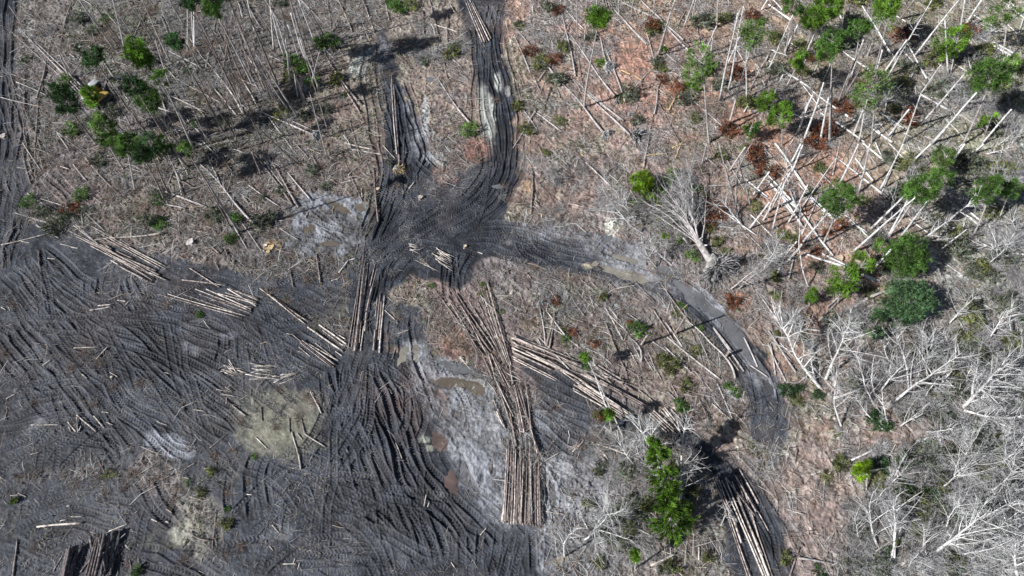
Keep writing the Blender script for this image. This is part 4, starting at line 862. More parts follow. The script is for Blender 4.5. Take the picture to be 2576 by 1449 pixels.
# pines: base x y, crown centre x y, crown w h, tone, density
PINES = [
 (2, 0, '725 1085 880 200 245 190 bright 1.5', 'round bright green pine on a long bare trunk above the clearing'),
 (0, 0, '1870 1245 1400 560 225 310 bright 1.2', 'tallest bright green pine behind the yellow forestry machine'),
 (0, 0, '1340 1440 915 1000 150 230 bright', 'bright pine whose crown covers the yellow machine'),
 (0, 0, '1790 1440 1480 1010 220 320 mid', 'mid green pine with a ragged crown beside the machine shadow'),
 (0, 0, '960 1430 640 1040 210 330 dark', 'dark shaded pine between the machine and the haul track'),
 (0, 0, '1540 1420 920 570 230 150 dark', 'dark flat-topped pine above the yellow machine'),
 (0, 0, '1330 1600 1050 1310 200 260 light', 'pale yellow-green pine below the yellow machine'),
 (0, 0, '2530 830 2130 80 190 230 mid 1.2', 'pine crown among the crowded bare trunks at the top'),
 (0, 0, '2660 880 2260 -90 230 230 dark 1.2', 'tall shaded pine whose crown is cut by the top edge'),
 (0, 0, '1950 1500 1620 800 150 160 mid .8', 'thin mid green pine between the two machine-side pines'),
 (0, 0, '1240 1700 1080 1440 160 150 mid', 'small pine below the pale yellow-green one'),
 (0, 1, '1650 560 1440 120 190 190 dark', 'dark pine at the lower edge of the shaded stand'),
 (0, 1, '1820 380 1650 20 170 170 mid', 'mid green pine beside the narrow weeping one'),
 (0, 0, '1350 1900 1290 1480 260 200 mid', 'mid green pine in the deep shade of the stand'),
 (0, 0, '1700 1960 1500 1480 220 200 dark', 'dark pine half lost in the shade of the stand'),
 (0, 1, '2405 890 1870 90 130 380 light .7', 'narrow weeping pine with a tall light green crown'),
 (2, 0, '1985 1440 1880 690 300 420 light .55', 'sparse thin-crowned pine at the edge of the clearing'),
 (2, 0, '2190 1240 2440 370 270 290 light .8', 'feathery light green pine leaning over the fallen trunks'),
 (2, 0, '2480 1300 2540 1040 150 260 bright', 'bright pine next to the sparse leaning one'),
 (2, 0, '2350 1420 2400 1310 170 170 mid', 'small green pine over the criss-cross trunks'),
 (3, 0, '170 560 250 90 210 150 mid .8', 'pine with a thin trunk at the upper corner of the clearing'),
 (3, 0, '365 600 470 190 240 190 bright 1.7', 'bright pine crown hanging over a black shadow'),
 (3, 0, '500 420 600 70 250 210 bright 1.4', 'wide bright pine crown at the top beside the blue shade'),
 (3, 0, '620 1440 600 520 220 430 mid 1.3', 'very tall layered pine with a dark lower trunk'),
 (3, 0, '1000 560 1190 80 210 220 bright 1.6', 'bright pine with pale limbs showing at the top'),
 (3, 0, '850 790 905 290 210 200 mid .7', 'thin grey-green pine in front of the black shade'),
 (3, 0, '1060 780 1190 240 210 150 light .4', 'almost bare pine with few needles by the black shade'),
 (3, 0, '1035 1445 1020 920 360 400 light .5', 'wide half-dead pine with white spreading limbs'),
 (3, 0, '1960 1460 2230 790 270 300 mid 1.3', 'dense dark pine near the frame edge with a stout trunk'),
 (3, 0, '1840 730 1850 460 230 290 bright .9', 'yellowish bright pine on twin white stems'),
 (3, 0, '2340 705 2350 160 200 290 light .6', 'slim light pine with a clean white trunk'),
 (3, 0, '190 860 320 630 165 170 bright', 'small bright pine leaning over a fallen trunk'),
 (3, 0, '140 1470 110 1210 200 320 bright', 'bushy bright pine at the edge of the reddish litter'),
 (3, 0, '-30 1180 10 990 110 150 dark', 'small dark pine squeezed behind the bushy bright one'),
 (3, 0, '2400 760 2450 640 130 110 light', 'small yellow-green pine top by the frame edge'),
 (3, 0, '2150 1449 2210 1230 110 200 bright .7', 'thin bright pine wisp among the leafless trunks'),
 (3, 1, '560 1000 720 590 330 350 mid .9', 'broad green pine in the middle of the fallen trunks'),
 (3, 1, '1210 940 1540 470 270 330 mid 1.1', 'full green pine leaning beyond the broken trunks'),
 (3, 1, '1650 620 1760 360 190 170 mid', 'small green pine beside the full one'),
 (3, 1, '1640 420 1780 150 190 200 light', 'light green pine over the pale grass'),
 (3, 1, '2080 900 2200 500 210 290 mid', 'green pine beside a black pool of shade'),
 (3, 1, '2330 760 2420 460 190 150 mid', 'flat green pine at the frame edge over black shade'),
 (3, 1, '1310 1330 1390 1160 340 420 mid 1.9', 'dense round conifer casting the biggest black shadow'),
 (3, 1, '830 1420 930 1240 240 270 bright .8', 'open bright pine over two long white fallen trunks'),
 (3, 1, '1060 1180 1130 1050 150 130 light .9', 'small pine beside the dense round conifer'),
 (3, 1, '700 1600 760 1400 310 220 bright .9', 'low bright pine at the lower end of the long white trunks'),
 (3, 2, '420 180 440 90 130 150 bright', 'little bright pine over the grey shrubs'),
 (3, 2, '1330 330 1400 170 450 390 blue 1.8', 'blue green conifer with a very wide soft crown'),
 (3, 2, '1070 560 1090 450 130 150 blue', 'small blue-green conifer below the wide one'),
 (3, 2, '1080 380 1100 300 150 150 blue', 'small blue-green conifer tucked against the wide one'),
 (2, 13, '700 780 705 710 110 110 bright', 'knee-high bright conifer below the twin conifers'),
 (2, 2, '1128 1522 735 730 95 230 bright 1.3 4.2', 'leaning thin conifer with a wispy top over the diagonal sheaf'),
 (2, 2, '1000 1440 965 1290 90 160 bright .7', 'small upright conifer beside the diagonal logs'),
 (2, 1, '1330 480 1290 390 230 190 lime 1.3', 'vivid green tree crushed under the uprooted trunk'),
 (3, 13, '560 330 545 245 150 230 lime 1.6', 'lime green leafy bush in the white thicket'),
]
BARE = """3,2|w|540 1010 60 120 300 .42;510 985 440 640 120 .24;580 920 850 210 260 .36;740 1390 740 830 220 .26;1070 1180 990 600 220 .24;1085 1100 1040 650 160 .2;1130 1040 1330 740 230 .28;1240 1445 1130 1050 110 .24;1190 1449 870 1100 150 .24;1410 1040 1260 400 230 .24;1220 740 1150 530 120 .24;1760 600 1480 360 170 .28;1860 640 1750 430 130 .24;1640 800 1560 480 260 .26;2490 520 2450 130 170 .26;2230 520 2410 230 180 .26;1830 350 2070 100 200 .22;1290 1130 1900 660 220 .36;1500 900 1600 640 240 .2;2050 1170 2090 740 200 .34;2010 1165 1780 900 180 .26;1960 1200 2500 750 340 .46;1970 1240 2300 1330 220 .36;2100 1130 2420 720 260 .3;1950 1180 2240 1060 220 .3;2250 1320 2580 1270 220 .36;1720 1000 1900 760 220 .2;2330 900 2560 640 240 .24;2000 980 2150 700 200 .2;960 1110 880 880 120 .16;1590 1090 1700 900 120 .16;2150 1290 2250 1180 90 .2;1330 1390 1560 1250 160 .22;1600 1445 1880 1420 160 .3
3,13|w|635 660 590 350 130 .3;700 735 725 400 120 .26;722 738 720 350 130 .3;870 700 885 520 110 .24;950 685 1230 480 150 .34;905 710 900 560 110 .2;540 645 480 480 100 .2;1420 830 1470 600 150 .4;800 775 860 690 80 .16;980 320 1180 200 170 .2;1120 180 1190 30 170 .26;1010 130 980 -20 130 .2;1250 350 1440 200 180 .26;1200 500 1420 380 180 .24;1300 560 1440 450 160 .2;1010 560 1080 400 160 .2;1180 640 1350 560 170 .2;1330 640 1460 560 150 .2;1100 700 1300 640 150 .2;1380 740 1460 640 140 .2;720 250 800 130 120 .18;690 300 780 220 120 .18;1050 250 1250 120 160 .2;1300 200 1456 60 180 .22
3,1|w|2590 380 2240 280 260 .3;2600 1110 2170 1000 260 .36;2580 980 2460 780 180 .3;1490 1015 1830 750 120 .44;1830 760 2130 500 230 .34;330 690 150 -10 130 .32;405 1430 330 700 50 .22;1980 840 1530 730 160 .24;2200 100 2500 0 160 .2;1500 520 1380 300 180 .2;1300 650 1230 480 150 .16;2350 1120 2470 900 180 .18;2230 1200 2420 1030 200 .18;-40 1250 100 960 220 .2;1340 1330 1280 1210 160 .18
2,1|w|1450 1235 1250 775 120 .22;1250 770 980 430 200 .2;1610 1220 1330 890 130 .22;1330 890 880 440 260 .24;1130 620 1040 460 120 .18;2350 850 2100 540 260 .28;1300 720 1100 760 120 .12
2,1|g|2200 1460 2590 1120 160 .2;2230 1449 2560 1250 140 .18;2280 1460 2600 1180 140 .18;1990 640 1830 560 120 .14;450 420 330 250 200 .12;560 620 620 470 120 .1;280 400 110 150 180 .12;2420 1330 2530 1180 120 .12
9,9|w|1145 710 1130 180 130 .36h9;1060 430 905 150 130 .3h8;880 460 770 270 120 .16h4;1000 330 960 200 110 .16h4;930 440 870 330 110 .14h3
2,13|w|300 710 362 560 100 .2;415 612 565 390 150 .22;460 600 560 420 120 .16;1190 530 1215 430 60 .1;660 480 650 380 60 .1
2,2|w|960 1225 765 700 40 .2h4
1,1|g|600 260 520 60 140 .12;1850 430 1770 380 90 .1
3,0|w|2100 760 1990 560 140 .2;1180 1100 1220 900 160 .16;2450 1449 2576 1280 160 .2;1900 800 1760 690 120 .14;2050 1000 1850 850 140 .14;2330 1449 2500 1300 160 .18"""
SHRUBS = [  # tile, kind, leafy, description, 'x y r(px) ...'
 (0, 0, 'dark', 1, 'dark green leafy bush', '270 610 55;1900 730 60'),
 (0, 0, 'light', 1, 'light green leafy bush', '660 850 80;1070 190 70;740 1340 90;1960 1250 60'),
 (0, 0, 'greygreen', 1, 'grey-green leafy bush', '800 210 80;950 330 80;1620 1000 80;1560 620 70;1200 820 80;2250 1230 70;1150 1150 80;900 1250 70'),
 (1, 0, 'mid', 1, 'green leafy bush', '390 640 110;680 450 100;800 460 70;1370 60 80;470 720 90;1480 120 70;560 850 80'),
 (1, 0, 'olive', 1, 'olive leafy bush', '810 820 100;330 790 90;1960 560 100;1560 60 90;870 960 50;260 1150 100'),
 (1, 0, 'greygreen', 1, 'grey-green leafy bush', '690 1120 90;1700 620 70;2000 480 90;480 1180 80;760 400 60;250 30 80'),
 (1, 0, 'light', 1, 'felled green treetop', '2150 1330 100;1420 90 60'),
 (2, 0, 'bright', 1, 'vivid green bush', '890 630 75;1800 890 80;1990 700 60;1510 510 50'),
 (2, 0, 'olive', 1, 'olive leafy bush', '60 1080 80;130 1320 90;500 490 80;280 650 110;1400 330 90;2340 1050 120;2120 210 80;60 260 70;1500 700 80;1100 1000 80;1490 260 60;1840 1190 70;480 1230 70'),
 (2, 0, 'greygreen', 1, 'grey-green leafy bush', '430 820 120;360 90 90;1740 1010 110;1240 1230 80;1900 250 140;2070 880 90;1190 960 110;780 380 80;1450 640 70'),
 (2, 0, 'red', 1, 'rusty dead bush', '170 530 90;420 610 90;1410 290 90;1670 900 90;2260 770 110;460 130 70;2180 1330 110;2400 200 80;1500 810 70'),
 (3, 0, 'olive', 1, 'olive leafy bush', '310 480 80;1620 620 90;1260 1110 60;430 300 80;1310 850 90;1760 560 100;2500 700 100;2150 520 90;60 400 90;340 730 80;880 30 90;1640 60 90;2380 870 100'),
 (3, 0, 'red', 1, 'rusty dead bush', '420 590 60;870 850 80;720 1100 110;480 1380 110;1400 1210 110;1330 370 110;2010 340 90;590 1340 110;790 1060 90'),
 (3, 0, 'greygreen', 1, 'grey-green leafy bush', '720 480 120;1260 940 130;2060 690 130;2000 950 130;1700 930 120;2420 1000 140;1400 700 100;60 720 100;2250 1300 120;820 240 100'),
 (0, 1, 'mid', 1, 'green leafy bush', '830 530 80;1600 820 90;2330 960 80;1300 60 130;1600 590 70;2370 760 80;300 590 80;1500 100 120'),
 (0, 1, 'greygreen', 1, 'grey-green leafy bush', '560 850 110;640 780 100;790 700 80;1600 530 90;1000 180 90;2180 740 110;450 700 90;1520 780 90'),
 (0, 1, 'red', 1, 'orange-red heap of dead brush', '690 680 70;760 650 70'),
 (1, 1, 'greygreen', 1, 'grey-green leafy bush', '150 760 90;40 800 110;560 280 80;700 440 70;1340 200 50;60 560 60;250 480 70'),
 (2, 1, 'lime', 1, 'vivid green bush', '1430 440 80;1380 530 80;1450 580 60;1220 600 40;1540 930 50;1350 340 60;1300 580 40;1480 740 50;1620 720 50'),
 (2, 1, 'light', 1, 'light green leafy bush', '1560 380 80;1500 480 60;1800 1150 80;1690 970 70;1840 450 70;1620 310 70;1600 800 60;2330 60 50'),
 (2, 1, 'olive', 1, 'olive leafy bush', '2160 1090 70;2000 860 60;2450 650 90;2100 140 80;340 90 60;1940 540 50;2500 1130 40;2060 1000 70'),
 (2, 1, 'red', 1, 'rusty dead bush', '2420 90 120;2440 190 110;2050 700 110;1980 800 90;1970 590 60;2480 300 60;2100 600 80'),
 (3, 1, 'olive', 1, 'olive leafy bush', '130 920 70;220 960 90;520 260 80;940 590 70;1300 240 90;2150 1250 90;60 1350 80;1120 1180 70;1430 170 80;2320 280 120;1900 950 90;2250 690 100;420 490 60;1560 300 80'),
 (3, 1, 'greygreen', 1, 'grey-green leafy bush', '1290 540 130;1070 970 90;2060 350 120;1900 1080 130;2200 1330 120;2330 1150 130;1700 840 100;480 1250 80;1200 150 90;1970 200 130;2080 1290 110'),
 (3, 1, 'red', 1, 'rusty dead bush', '470 1090 60;220 500 80;590 900 60;300 1030 70;720 830 80;440 20 110;60 300 80'),
 (2, 2, 'mid', 1, 'green leafy bush', '1700 190 65;1270 430 110;540 500 60;1900 420 40;2170 1000 60;1700 1190 100;2260 1060 60;1000 1330 50;740 800 45'),
 (2, 2, 'olive', 1, 'olive leafy bush', '1600 800 110;1500 740 90;500 420 50;910 100 60;1740 990 80;1000 1300 70;860 1280 60;1640 270 50;1840 640 60'),
 (2, 2, 'red', 1, 'rusty dead bush', '600 450 60;2230 140 70;440 140 60;2190 190 60;1180 370 50;820 560 70;900 1300 60;2180 100 50'),
 (3, 2, 'dark', 1, 'dark green leafy bush', '180 1040 90;430 790 60;1780 1120 60;1750 1230 70;1060 1330 110;2560 870 80;500 1080 70;300 1010 60;1150 1380 90;2540 300 80;1640 480 60'),
 (3, 2, 'olive', 1, 'olive leafy bush', '60 80 70;1930 520 90;1830 830 70;2530 540 60;270 1130 70;2050 340 110;1000 60 80;2200 700 100;2420 560 110;1900 900 100;2080 1400 80;90 470 50;1240 750 50'),
 (3, 2, 'greygreen', 1, 'grey-green leafy bush', '1640 730 120;1900 1000 130;2250 850 120;1600 1000 120;640 360 110;2000 600 130;1400 1300 110;880 390 100;2360 180 130;1480 660 110;340 480 90;1750 1350 120;2420 1100 120;880 1000 120;2030 200 120'),
 (2, 13, 'greygreen', 1, 'grey-green leafy bush', '640 220 60;700 400 70;600 480 70;500 200 40;930 340 60;980 360 50;720 460 60;560 610 50;860 780 50;640 640 50;480 560 50'),
 (2, 13, 'olive', 1, 'olive leafy bush', '430 410 40;1010 330 50;660 560 50;1110 720 40;900 770 50;490 230 30;760 420 50;500 750 40;1000 430 40'),
 (3, 13, 'olive', 1, 'olive leafy bush', '820 400 60;870 460 50;1210 690 50;870 600 36;830 550 40;1270 60 60;1280 150 60;1250 430 50;980 320 40;400 180 50;330 250 40;90 720 40;1050 720 50;1100 600 50;940 430 50;620 280 50;1180 220 50;700 600 40;1000 120 40'),
 (3, 13, 'dark', 1, 'dark green leafy bush', '400 170 36;760 180 60;290 800 40;1090 480 50;900 360 50;800 360 50;640 200 50;1320 680 40;690 690 36'),
 (3, 13, 'greygreen', 1, 'grey-green leafy bush', '1180 60 80;1050 140 60;740 330 60;1340 320 70;1000 480 70;1420 720 60;1150 600 70;620 760 60;880 130 70;940 230 60;1400 160 60;1280 560 60;1040 780 60;530 560 60;1200 400 60;480 760 60'),
 (0, 2, 'mid', 1, 'small green tuft on black mud', '2010 270 50'), (0, 3, 'mid', 1, 'small green sprig', '2290 775 36;130 700 40;1390 1400 60;2560 250 40;1890 520 36'),
 (0, 3, 'olive', 1, 'olive twiggy tuft', '2280 930 80;2130 400 60;2020 610 70;1100 430 60;150 690 40'),
 (1, 2, 'light', 1, 'brushy green log tip', '2290 -30 50;1760 -20 40;2250 60 40;2460 240 36'),
]
BRUSH = [  # bare twiggy brush
 (2, 1, 'twig_grey', 'grey twiggy brush', '190 190 90;400 300 90;480 400 90;350 700 90;480 650 100;150 250 80;1450 820 110;1640 900 130;1750 1060 120;1900 1130 120;2080 1330 120;1980 1280 110;1560 720 110;1080 730 90;1250 650 90;700 260 70;900 560 90;820 700 80;1120 900 80;430 1080 70;100 1200 80;330 1370 60;2350 1180 60;2440 1290 130;2560 1200 120;1650 640 120;1700 420 120'),
 (2, 1, 'twig_white', 'white twiggy brush', '1650 350 130;1700 500 130;1750 650 130;1600 560 110;1820 740 110;1680 780 120;1540 470 100;1780 380 100;1640 680 120;1420 700 90;1850 620 90'),
 (2, 0, 'twig_brown', 'brown twiggy brush', '1460 380 80;280 100 60;1090 900 70;1600 980 60;330 580 90;560 700 80;1690 660 80;220 760 80;120 880 90;2230 480 80;2000 1050 130;2080 1150 120;1900 1150 90'),
 (3, 0, 'twig_grey', 'grey twiggy brush', '1900 900 150;1820 1010 150;2000 1060 150;1790 850 120;2140 1080 130;2330 1080 130;2470 1180 130;860 950 110;760 1020 110;560 960 120;980 1250 110;2120 380 120;2050 330 120;640 860 120;800 760 110;1100 1050 130;1230 1010 100;2500 980 120;2450 1350 120;760 640 90;1450 1010 80'),
 (3, 1, 'twig_grey', 'grey twiggy brush', '1250 600 130;1180 690 120;1080 920 110;1000 1020 80;60 1080 130;90 1200 130;1150 170 90;560 20 110;40 1020 120;2260 960 130;2200 870 120;2370 1060 120;1400 330 130;1480 240 110;1350 420 110;1480 710 100;1250 1300 110;1350 1390 130;2450 1270 130;2250 1200 120;2020 580 120;1930 620 110;1700 450 110;310 100 100;170 150 90;400 1020 80;2530 1350 120;2000 980 110'),
 (3, 1, 'twig_white', 'white twiggy brush', '2450 330 120;2330 320 110;2300 1010 120;2450 900 120;2480 1010 110;1960 660 90;1820 700 90;1780 560 90'),
 (3, 2, 'twig_white', 'white twiggy brush', '1640 620 130;1660 740 130;1600 540 110;300 400 130;220 300 110;380 560 110;760 460 110;820 330 110;1240 860 120;1330 820 110;1400 720 110;1180 900 110;1900 930 130;2150 900 130;2300 780 140;2420 700 130;2060 1040 130;2220 1020 130;2380 980 140;2520 900 140;2480 1080 130;2350 1180 130;2100 1240 130;2260 1270 130;2420 1350 130;1950 1330 130;1800 1420 130;2520 1430 130;2050 880 120;2350 560 130;2440 300 120;2480 180 120;1560 1080 110;1700 1280 110'),
 (3, 2, 'twig_grey', 'grey twiggy brush', '270 90 130;560 420 100;620 620 120;700 560 110;920 800 120;1010 880 110;1120 760 110;1350 960 110;1880 620 130;2000 520 130;1780 730 110;960 350 130;880 260 110;1470 870 110;2180 560 130;2120 430 120;2280 400 120;1500 1200 120;1400 1130 110;1240 1180 110;1030 1130 110;900 1180 110;1640 1200 120;1700 1060 120;740 1000 90;500 560 90;2560 700 120;2540 60 120;2300 80 120;100 1250 80;230 1230 90;1900 740 120;2000 800 120;2560 1250 130;2200 1400 130;2050 1440 120;1820 1180 110;1120 1000 100'),
 (3, 13, 'twig_white', 'white twiggy brush', '1180 100 80;1250 60 80;1100 60 80;1340 100 90;1420 60 90;1380 180 90;1300 240 90;1160 300 80;1060 210 80;960 110 70;1250 400 90;1360 350 90;1440 420 80;1130 480 80;1040 430 80;1230 520 80;1330 480 80;1430 540 80;1180 600 80;1080 640 80;980 560 80;1280 640 80;1390 680 80;1230 720 80;1110 740 80;1000 700 80;1330 770 80;1430 780 80;900 640 70;620 420 70;740 450 70;680 520 70;690 290 70;600 780 70;500 800 70;720 800 70;860 790 70;960 800 70;1160 800 80;740 200 60;650 130 60;880 60 70;560 690 60'),
 (3, 13, 'twig_grey', 'grey twiggy brush', '1420 120 100;1440 220 90;1400 270 90;520 450 60;440 560 60;560 600 60;780 560 70;820 680 70;930 480 70;1000 300 70;860 250 70;790 120 70;1090 350 70;1190 180 80;660 600 60;640 720 70;560 760 70;470 720 70;930 760 70;1060 560 70;1150 420 70;440 440 50;300 320 50;700 400 60;1280 160 80;1340 580 80;1260 680 70;1180 700 70;1040 800 70;800 430 60'),
 (2, 13, 'twig_grey', 'grey twiggy brush', '560 480 70;600 540 70;520 560 70;640 600 70;580 620 60;500 620 60;560 420 60;620 440 60;650 520 60;690 560 60;620 160 60;580 210 60;660 130 60;700 200 60;720 270 60;640 280 60;680 340 50;480 100 60;430 60 50;540 100 50;740 620 60;760 680 60;830 730 60;700 640 50;320 560 50;360 540 50;480 520 60;930 60 50;1040 40 50;980 110 50;560 300 50;790 340 60;860 360 60;1000 500 50;450 620 50'),
 (2, 13, 'twig_brown', 'brown twiggy brush', '740 310 60;700 300 50;480 60 50;440 30 50;820 420 60;480 460 50;760 400 60;860 90 60;930 200 50;1040 470 60;1020 560 50;400 90 40'),
 (2, 2, 'twig_grey', 'grey twiggy brush', '550 200 80;640 180 80;600 250 80;500 230 70;690 230 70;460 270 60;1150 500 80;1220 560 80;1300 480 80;1960 560 90;2010 640 90;1880 600 80;1040 480 70;1250 380 80;1500 600 70;1750 620 80;2060 750 90;1440 620 70;960 1370 70;1250 1340 90;1350 1330 80;1250 1430 90;850 1400 80;2250 800 70;2050 1040 90;2120 1230 90;1950 1380 80;1700 1350 70;1620 1130 70;480 60 60;270 170 45;1340 620 70'),
 (3, 2, 'twig_brown', 'brown twiggy brush', '560 650 110;520 560 100;600 700 100;260 180 110;1120 870 90;1080 600 100;150 330 90;1200 1000 90;1280 1200 90'),
 (0, 0, 'twig_brown', 'brown twiggy brush', '400 180 80;160 250 80;1050 400 100;900 460 90;2050 950 110;2150 480 110;1900 550 110;2400 800 110;1100 280 90;640 480 80;200 800 70;2250 1050 100;1750 1230 100;560 1230 90;880 860 60;1320 850 70;2480 980 90;1250 130 90;1500 120 100;1950 100 110'),
 (0, 0, 'twig_grey', 'grey twiggy brush', '250 150 80;480 330 90;100 400 70;1800 900 110;1950 830 110;1560 950 90;2150 830 110;1680 800 90;300 900 70;2350 1000 110;1340 420 80;760 250 90;1650 60 100;2050 300 100'),
 (1, 0, 'twig_brown', 'brown twiggy brush', '100 700 100;700 1000 80;850 1080 90;150 300 90;1480 450 90;1330 750 70;1750 400 90;620 750 90;250 950 100;1980 800 80;1500 600 90;1450 420 80;1200 250 90;500 300 90;330 160 100;120 60 90;2480 300 90;2400 1000 60'),
 (1, 0, 'twig_grey', 'grey twiggy brush', '420 200 100;740 550 90;1780 560 110;1680 560 90;1880 480 90;2050 430 110;1250 60 80;680 380 90;850 1000 80;120 930 100;480 900 100;1650 270 90;560 620 90;320 1200 100;80 1330 100;600 250 90;1900 620 90;1830 930 80;1980 1020 80'),
 (0, 1, 'twig_grey', 'grey twiggy brush', '400 560 90;300 720 90;180 760 80;550 730 90;720 820 90;850 850 90;1000 900 90;900 640 90;650 620 90;1250 500 90;1550 470 90;1700 560 90;1900 900 90;2080 960 90;1430 900 90;1280 850 90;760 350 80;600 350 80;2100 1000 80;2450 500 100;2330 620 90;1100 700 80;700 150 80;900 350 90;2200 1020 80;1900 480 80;480 650 80;620 900 80;1780 830 90'),
 (0, 1, 'twig_brown', 'brown twiggy brush', '850 200 100;1150 450 90;1400 650 100;1250 730 90;1600 680 90;1850 780 90;2150 820 90;2250 200 110;1000 60 90;750 60 80;1080 560 80;2400 350 90;2480 720 90;1560 420 70;2050 740 80;2380 1000 80'),
 (1, 1, 'twig_grey', 'grey twiggy brush', '480 320 90;620 60 80;330 200 80;180 330 70;420 120 80;560 420 80;250 60 80;1000 1250 80;1350 1280 70;1500 950 70;2480 530 70;250 1250 90;430 1280 80;180 1100 80;1780 430 70;2000 300 70;160 620 70;720 1250 80;700 330 70;1650 1160 60;2280 1300 70;2420 1240 60'),
 (1, 1, 'twig_brown', 'brown twiggy brush', '820 180 90;900 300 90;1060 430 80;130 900 70;350 1140 80;650 250 80;2200 150 80;750 1180 80;120 1180 80;60 450 70;1420 420 60;1950 150 80;500 1380 80;1060 160 60;850 1340 70;2050 200 70;2500 420 60'),
 (2, 1, 'twig_brown', 'brown twiggy brush', '600 350 90;360 480 90;560 520 80;700 600 80;1350 620 80;1550 200 90;1250 180 80;250 60 80;1000 250 80;80 300 70;80 600 80;640 750 80;1900 260 80;100 1330 80;250 1250 80;480 1300 80;620 1380 80;1850 1000 70;830 150 80;1420 60 80;1950 640 80'),
 (2, 2, 'twig_brown', 'brown twiggy brush', '160 330 80;250 200 80;90 150 80;750 420 80;800 500 80;640 520 80;1450 730 80;1560 850 80;1650 950 80;1750 900 80;1850 1050 80;1980 1000 80;2150 900 80;1330 800 80;820 1280 80;440 1200 70;1150 260 70;680 330 70;1900 1200 80;2100 1130 80;2250 1250 80;1780 760 70;1600 700 60;1350 560 60;520 560 60;1020 520 60;2060 1400 80;2300 1380 80'),
 (0, 3, 'twig_grey', 'grey twiggy brush', '2050 480 80;2180 470 80;2000 600 80;2150 780 80;2080 900 90;2200 1000 90;2000 1050 80;1130 430 70;700 830 60;1850 430 60;2330 850 70;2130 1200 80;440 1050 50;1900 560 70;1250 1180 60;1600 350 60;2250 360 60'),
 (0, 3, 'twig_brown', 'brown twiggy brush', '350 430 80;180 440 70;1000 450 80;750 520 80;1350 420 80;1650 450 80;1800 560 80;1750 700 80;1250 560 70;2300 600 80;1500 520 70;2250 1250 80;2420 1150 70;1850 1280 80;1300 1350 70;350 1150 60;1900 180 70;2150 250 70;2350 180 70;2500 500 60;600 430 70;1050 620 60'),
 (1, 2, 'twig_brown', 'brown twiggy brush', '1850 330 100;1950 450 100;2050 560 100;1780 230 90;1900 250 90;2120 620 90;1760 120 80;520 1100 80;250 1030 80;420 1320 80;600 1150 70;850 330 60;1420 300 60;200 1400 70;120 60 80;300 120 70;2300 40 80;2400 560 50'),
 (1, 2, 'twig_grey', 'grey twiggy brush', '120 1150 80;250 1250 80;60 1030 80;330 1130 70;180 1330 80;1400 200 60;2240 300 60;2450 180 60;1380 470 60;2220 870 70;2330 940 60;30 900 70;110 880 70;320 890 70;1110 330 50;2380 1220 60'),
 (0, 2, 'twig_brown', 'brown twiggy brush', '850 640 90;1000 760 80;1100 900 80;1150 1000 70;700 830 70;120 160 60;50 660 60;1400 960 60;950 1180 60;350 1150 60;1680 180 60;1450 120 50;2420 1350 70'),
 (0, 2, 'twig_grey', 'grey twiggy brush', '2300 840 70;2400 880 60;2290 1050 60;750 1380 50;1130 700 60;930 640 60;60 100 50;2560 1250 80;2500 1380 80;280 1180 50;1000 1290 50'),
]
STUMPS = [(1, 1, 95, 1020, .5, 'square pale cut stump on yellow chips'), (1, 1, 155, 1042, .75, 'largest yellow cut stump on the chip patch'), (1, 1, 127, 1090, .5, 'smallest yellow stump on the chip patch'), (1, 1, 1225, 452, .5, 'orange cut stump beside the upright log'), (1, 1, 1658, 545, .6, 'pale round stump above the curving ruts'), (1, 1, 2105, 1030, .4, 'orange stump by the wheel ruts'),
 (2, 1, 1310, 225, .6, 'splintered yellow stump at the foot of a brown stick'), (0, 1, 1925, 990, .8, 'grey weathered stump on the bank'), (1, 0, 770, 425, .6, 'grey stump beside the dark leaning log'), (0, 0, 40, 1375, .8, 'pale boulder-like stump at the frame edge'), (2, 0, 1470, 590, .5, 'yellow splintered stump at the foot of a leaning pair'), (0, 2, 1130, 905, .3, 'small pale stump in the twig patch'), (3, 2, 400, 290, .5, 'brown stump on reddish litter'), (3, 1, 720, 1150, .8, 'brown upright stump casting a dark shadow'), (3, 0, 1630, 850, .5, 'white broken stump in the grass')]
ROOTS = [(2, 0, 970, 700, .95, 'white', 'fan-shaped white root plate with roots hanging down'), (2, 0, 930, 1370, .6, 'white', 'white torn root end of a long fallen trunk'), (2, 0, 1250, 1395, 1.0, 'dark', 'dark round root ball with a shaggy pale face'), (2, 0, 1190, 1160, .5, 'white', 'small white root plate on the slope'), (2, 0, 1055, 1035, .55, 'grey', 'grey root plate under the bushes'), (2, 0, 990, 1345, .55, 'grey', 'grey tangled root plate beside the white torn end'),
 (1, 0, 620, 1375, .75, 'white', 'pale root plate of the long grey fallen trunk'), (1, 1, 1435, 265, .7, 'yellow', 'yellowish torn root clump below the upright trail'), (2, 2, 280, 170, .5, 'white', 'small white root cluster near the rusty litter'), (3, 1, 2480, 920, .8, 'dark', 'dark root plate of the big white limb by the frame edge')]
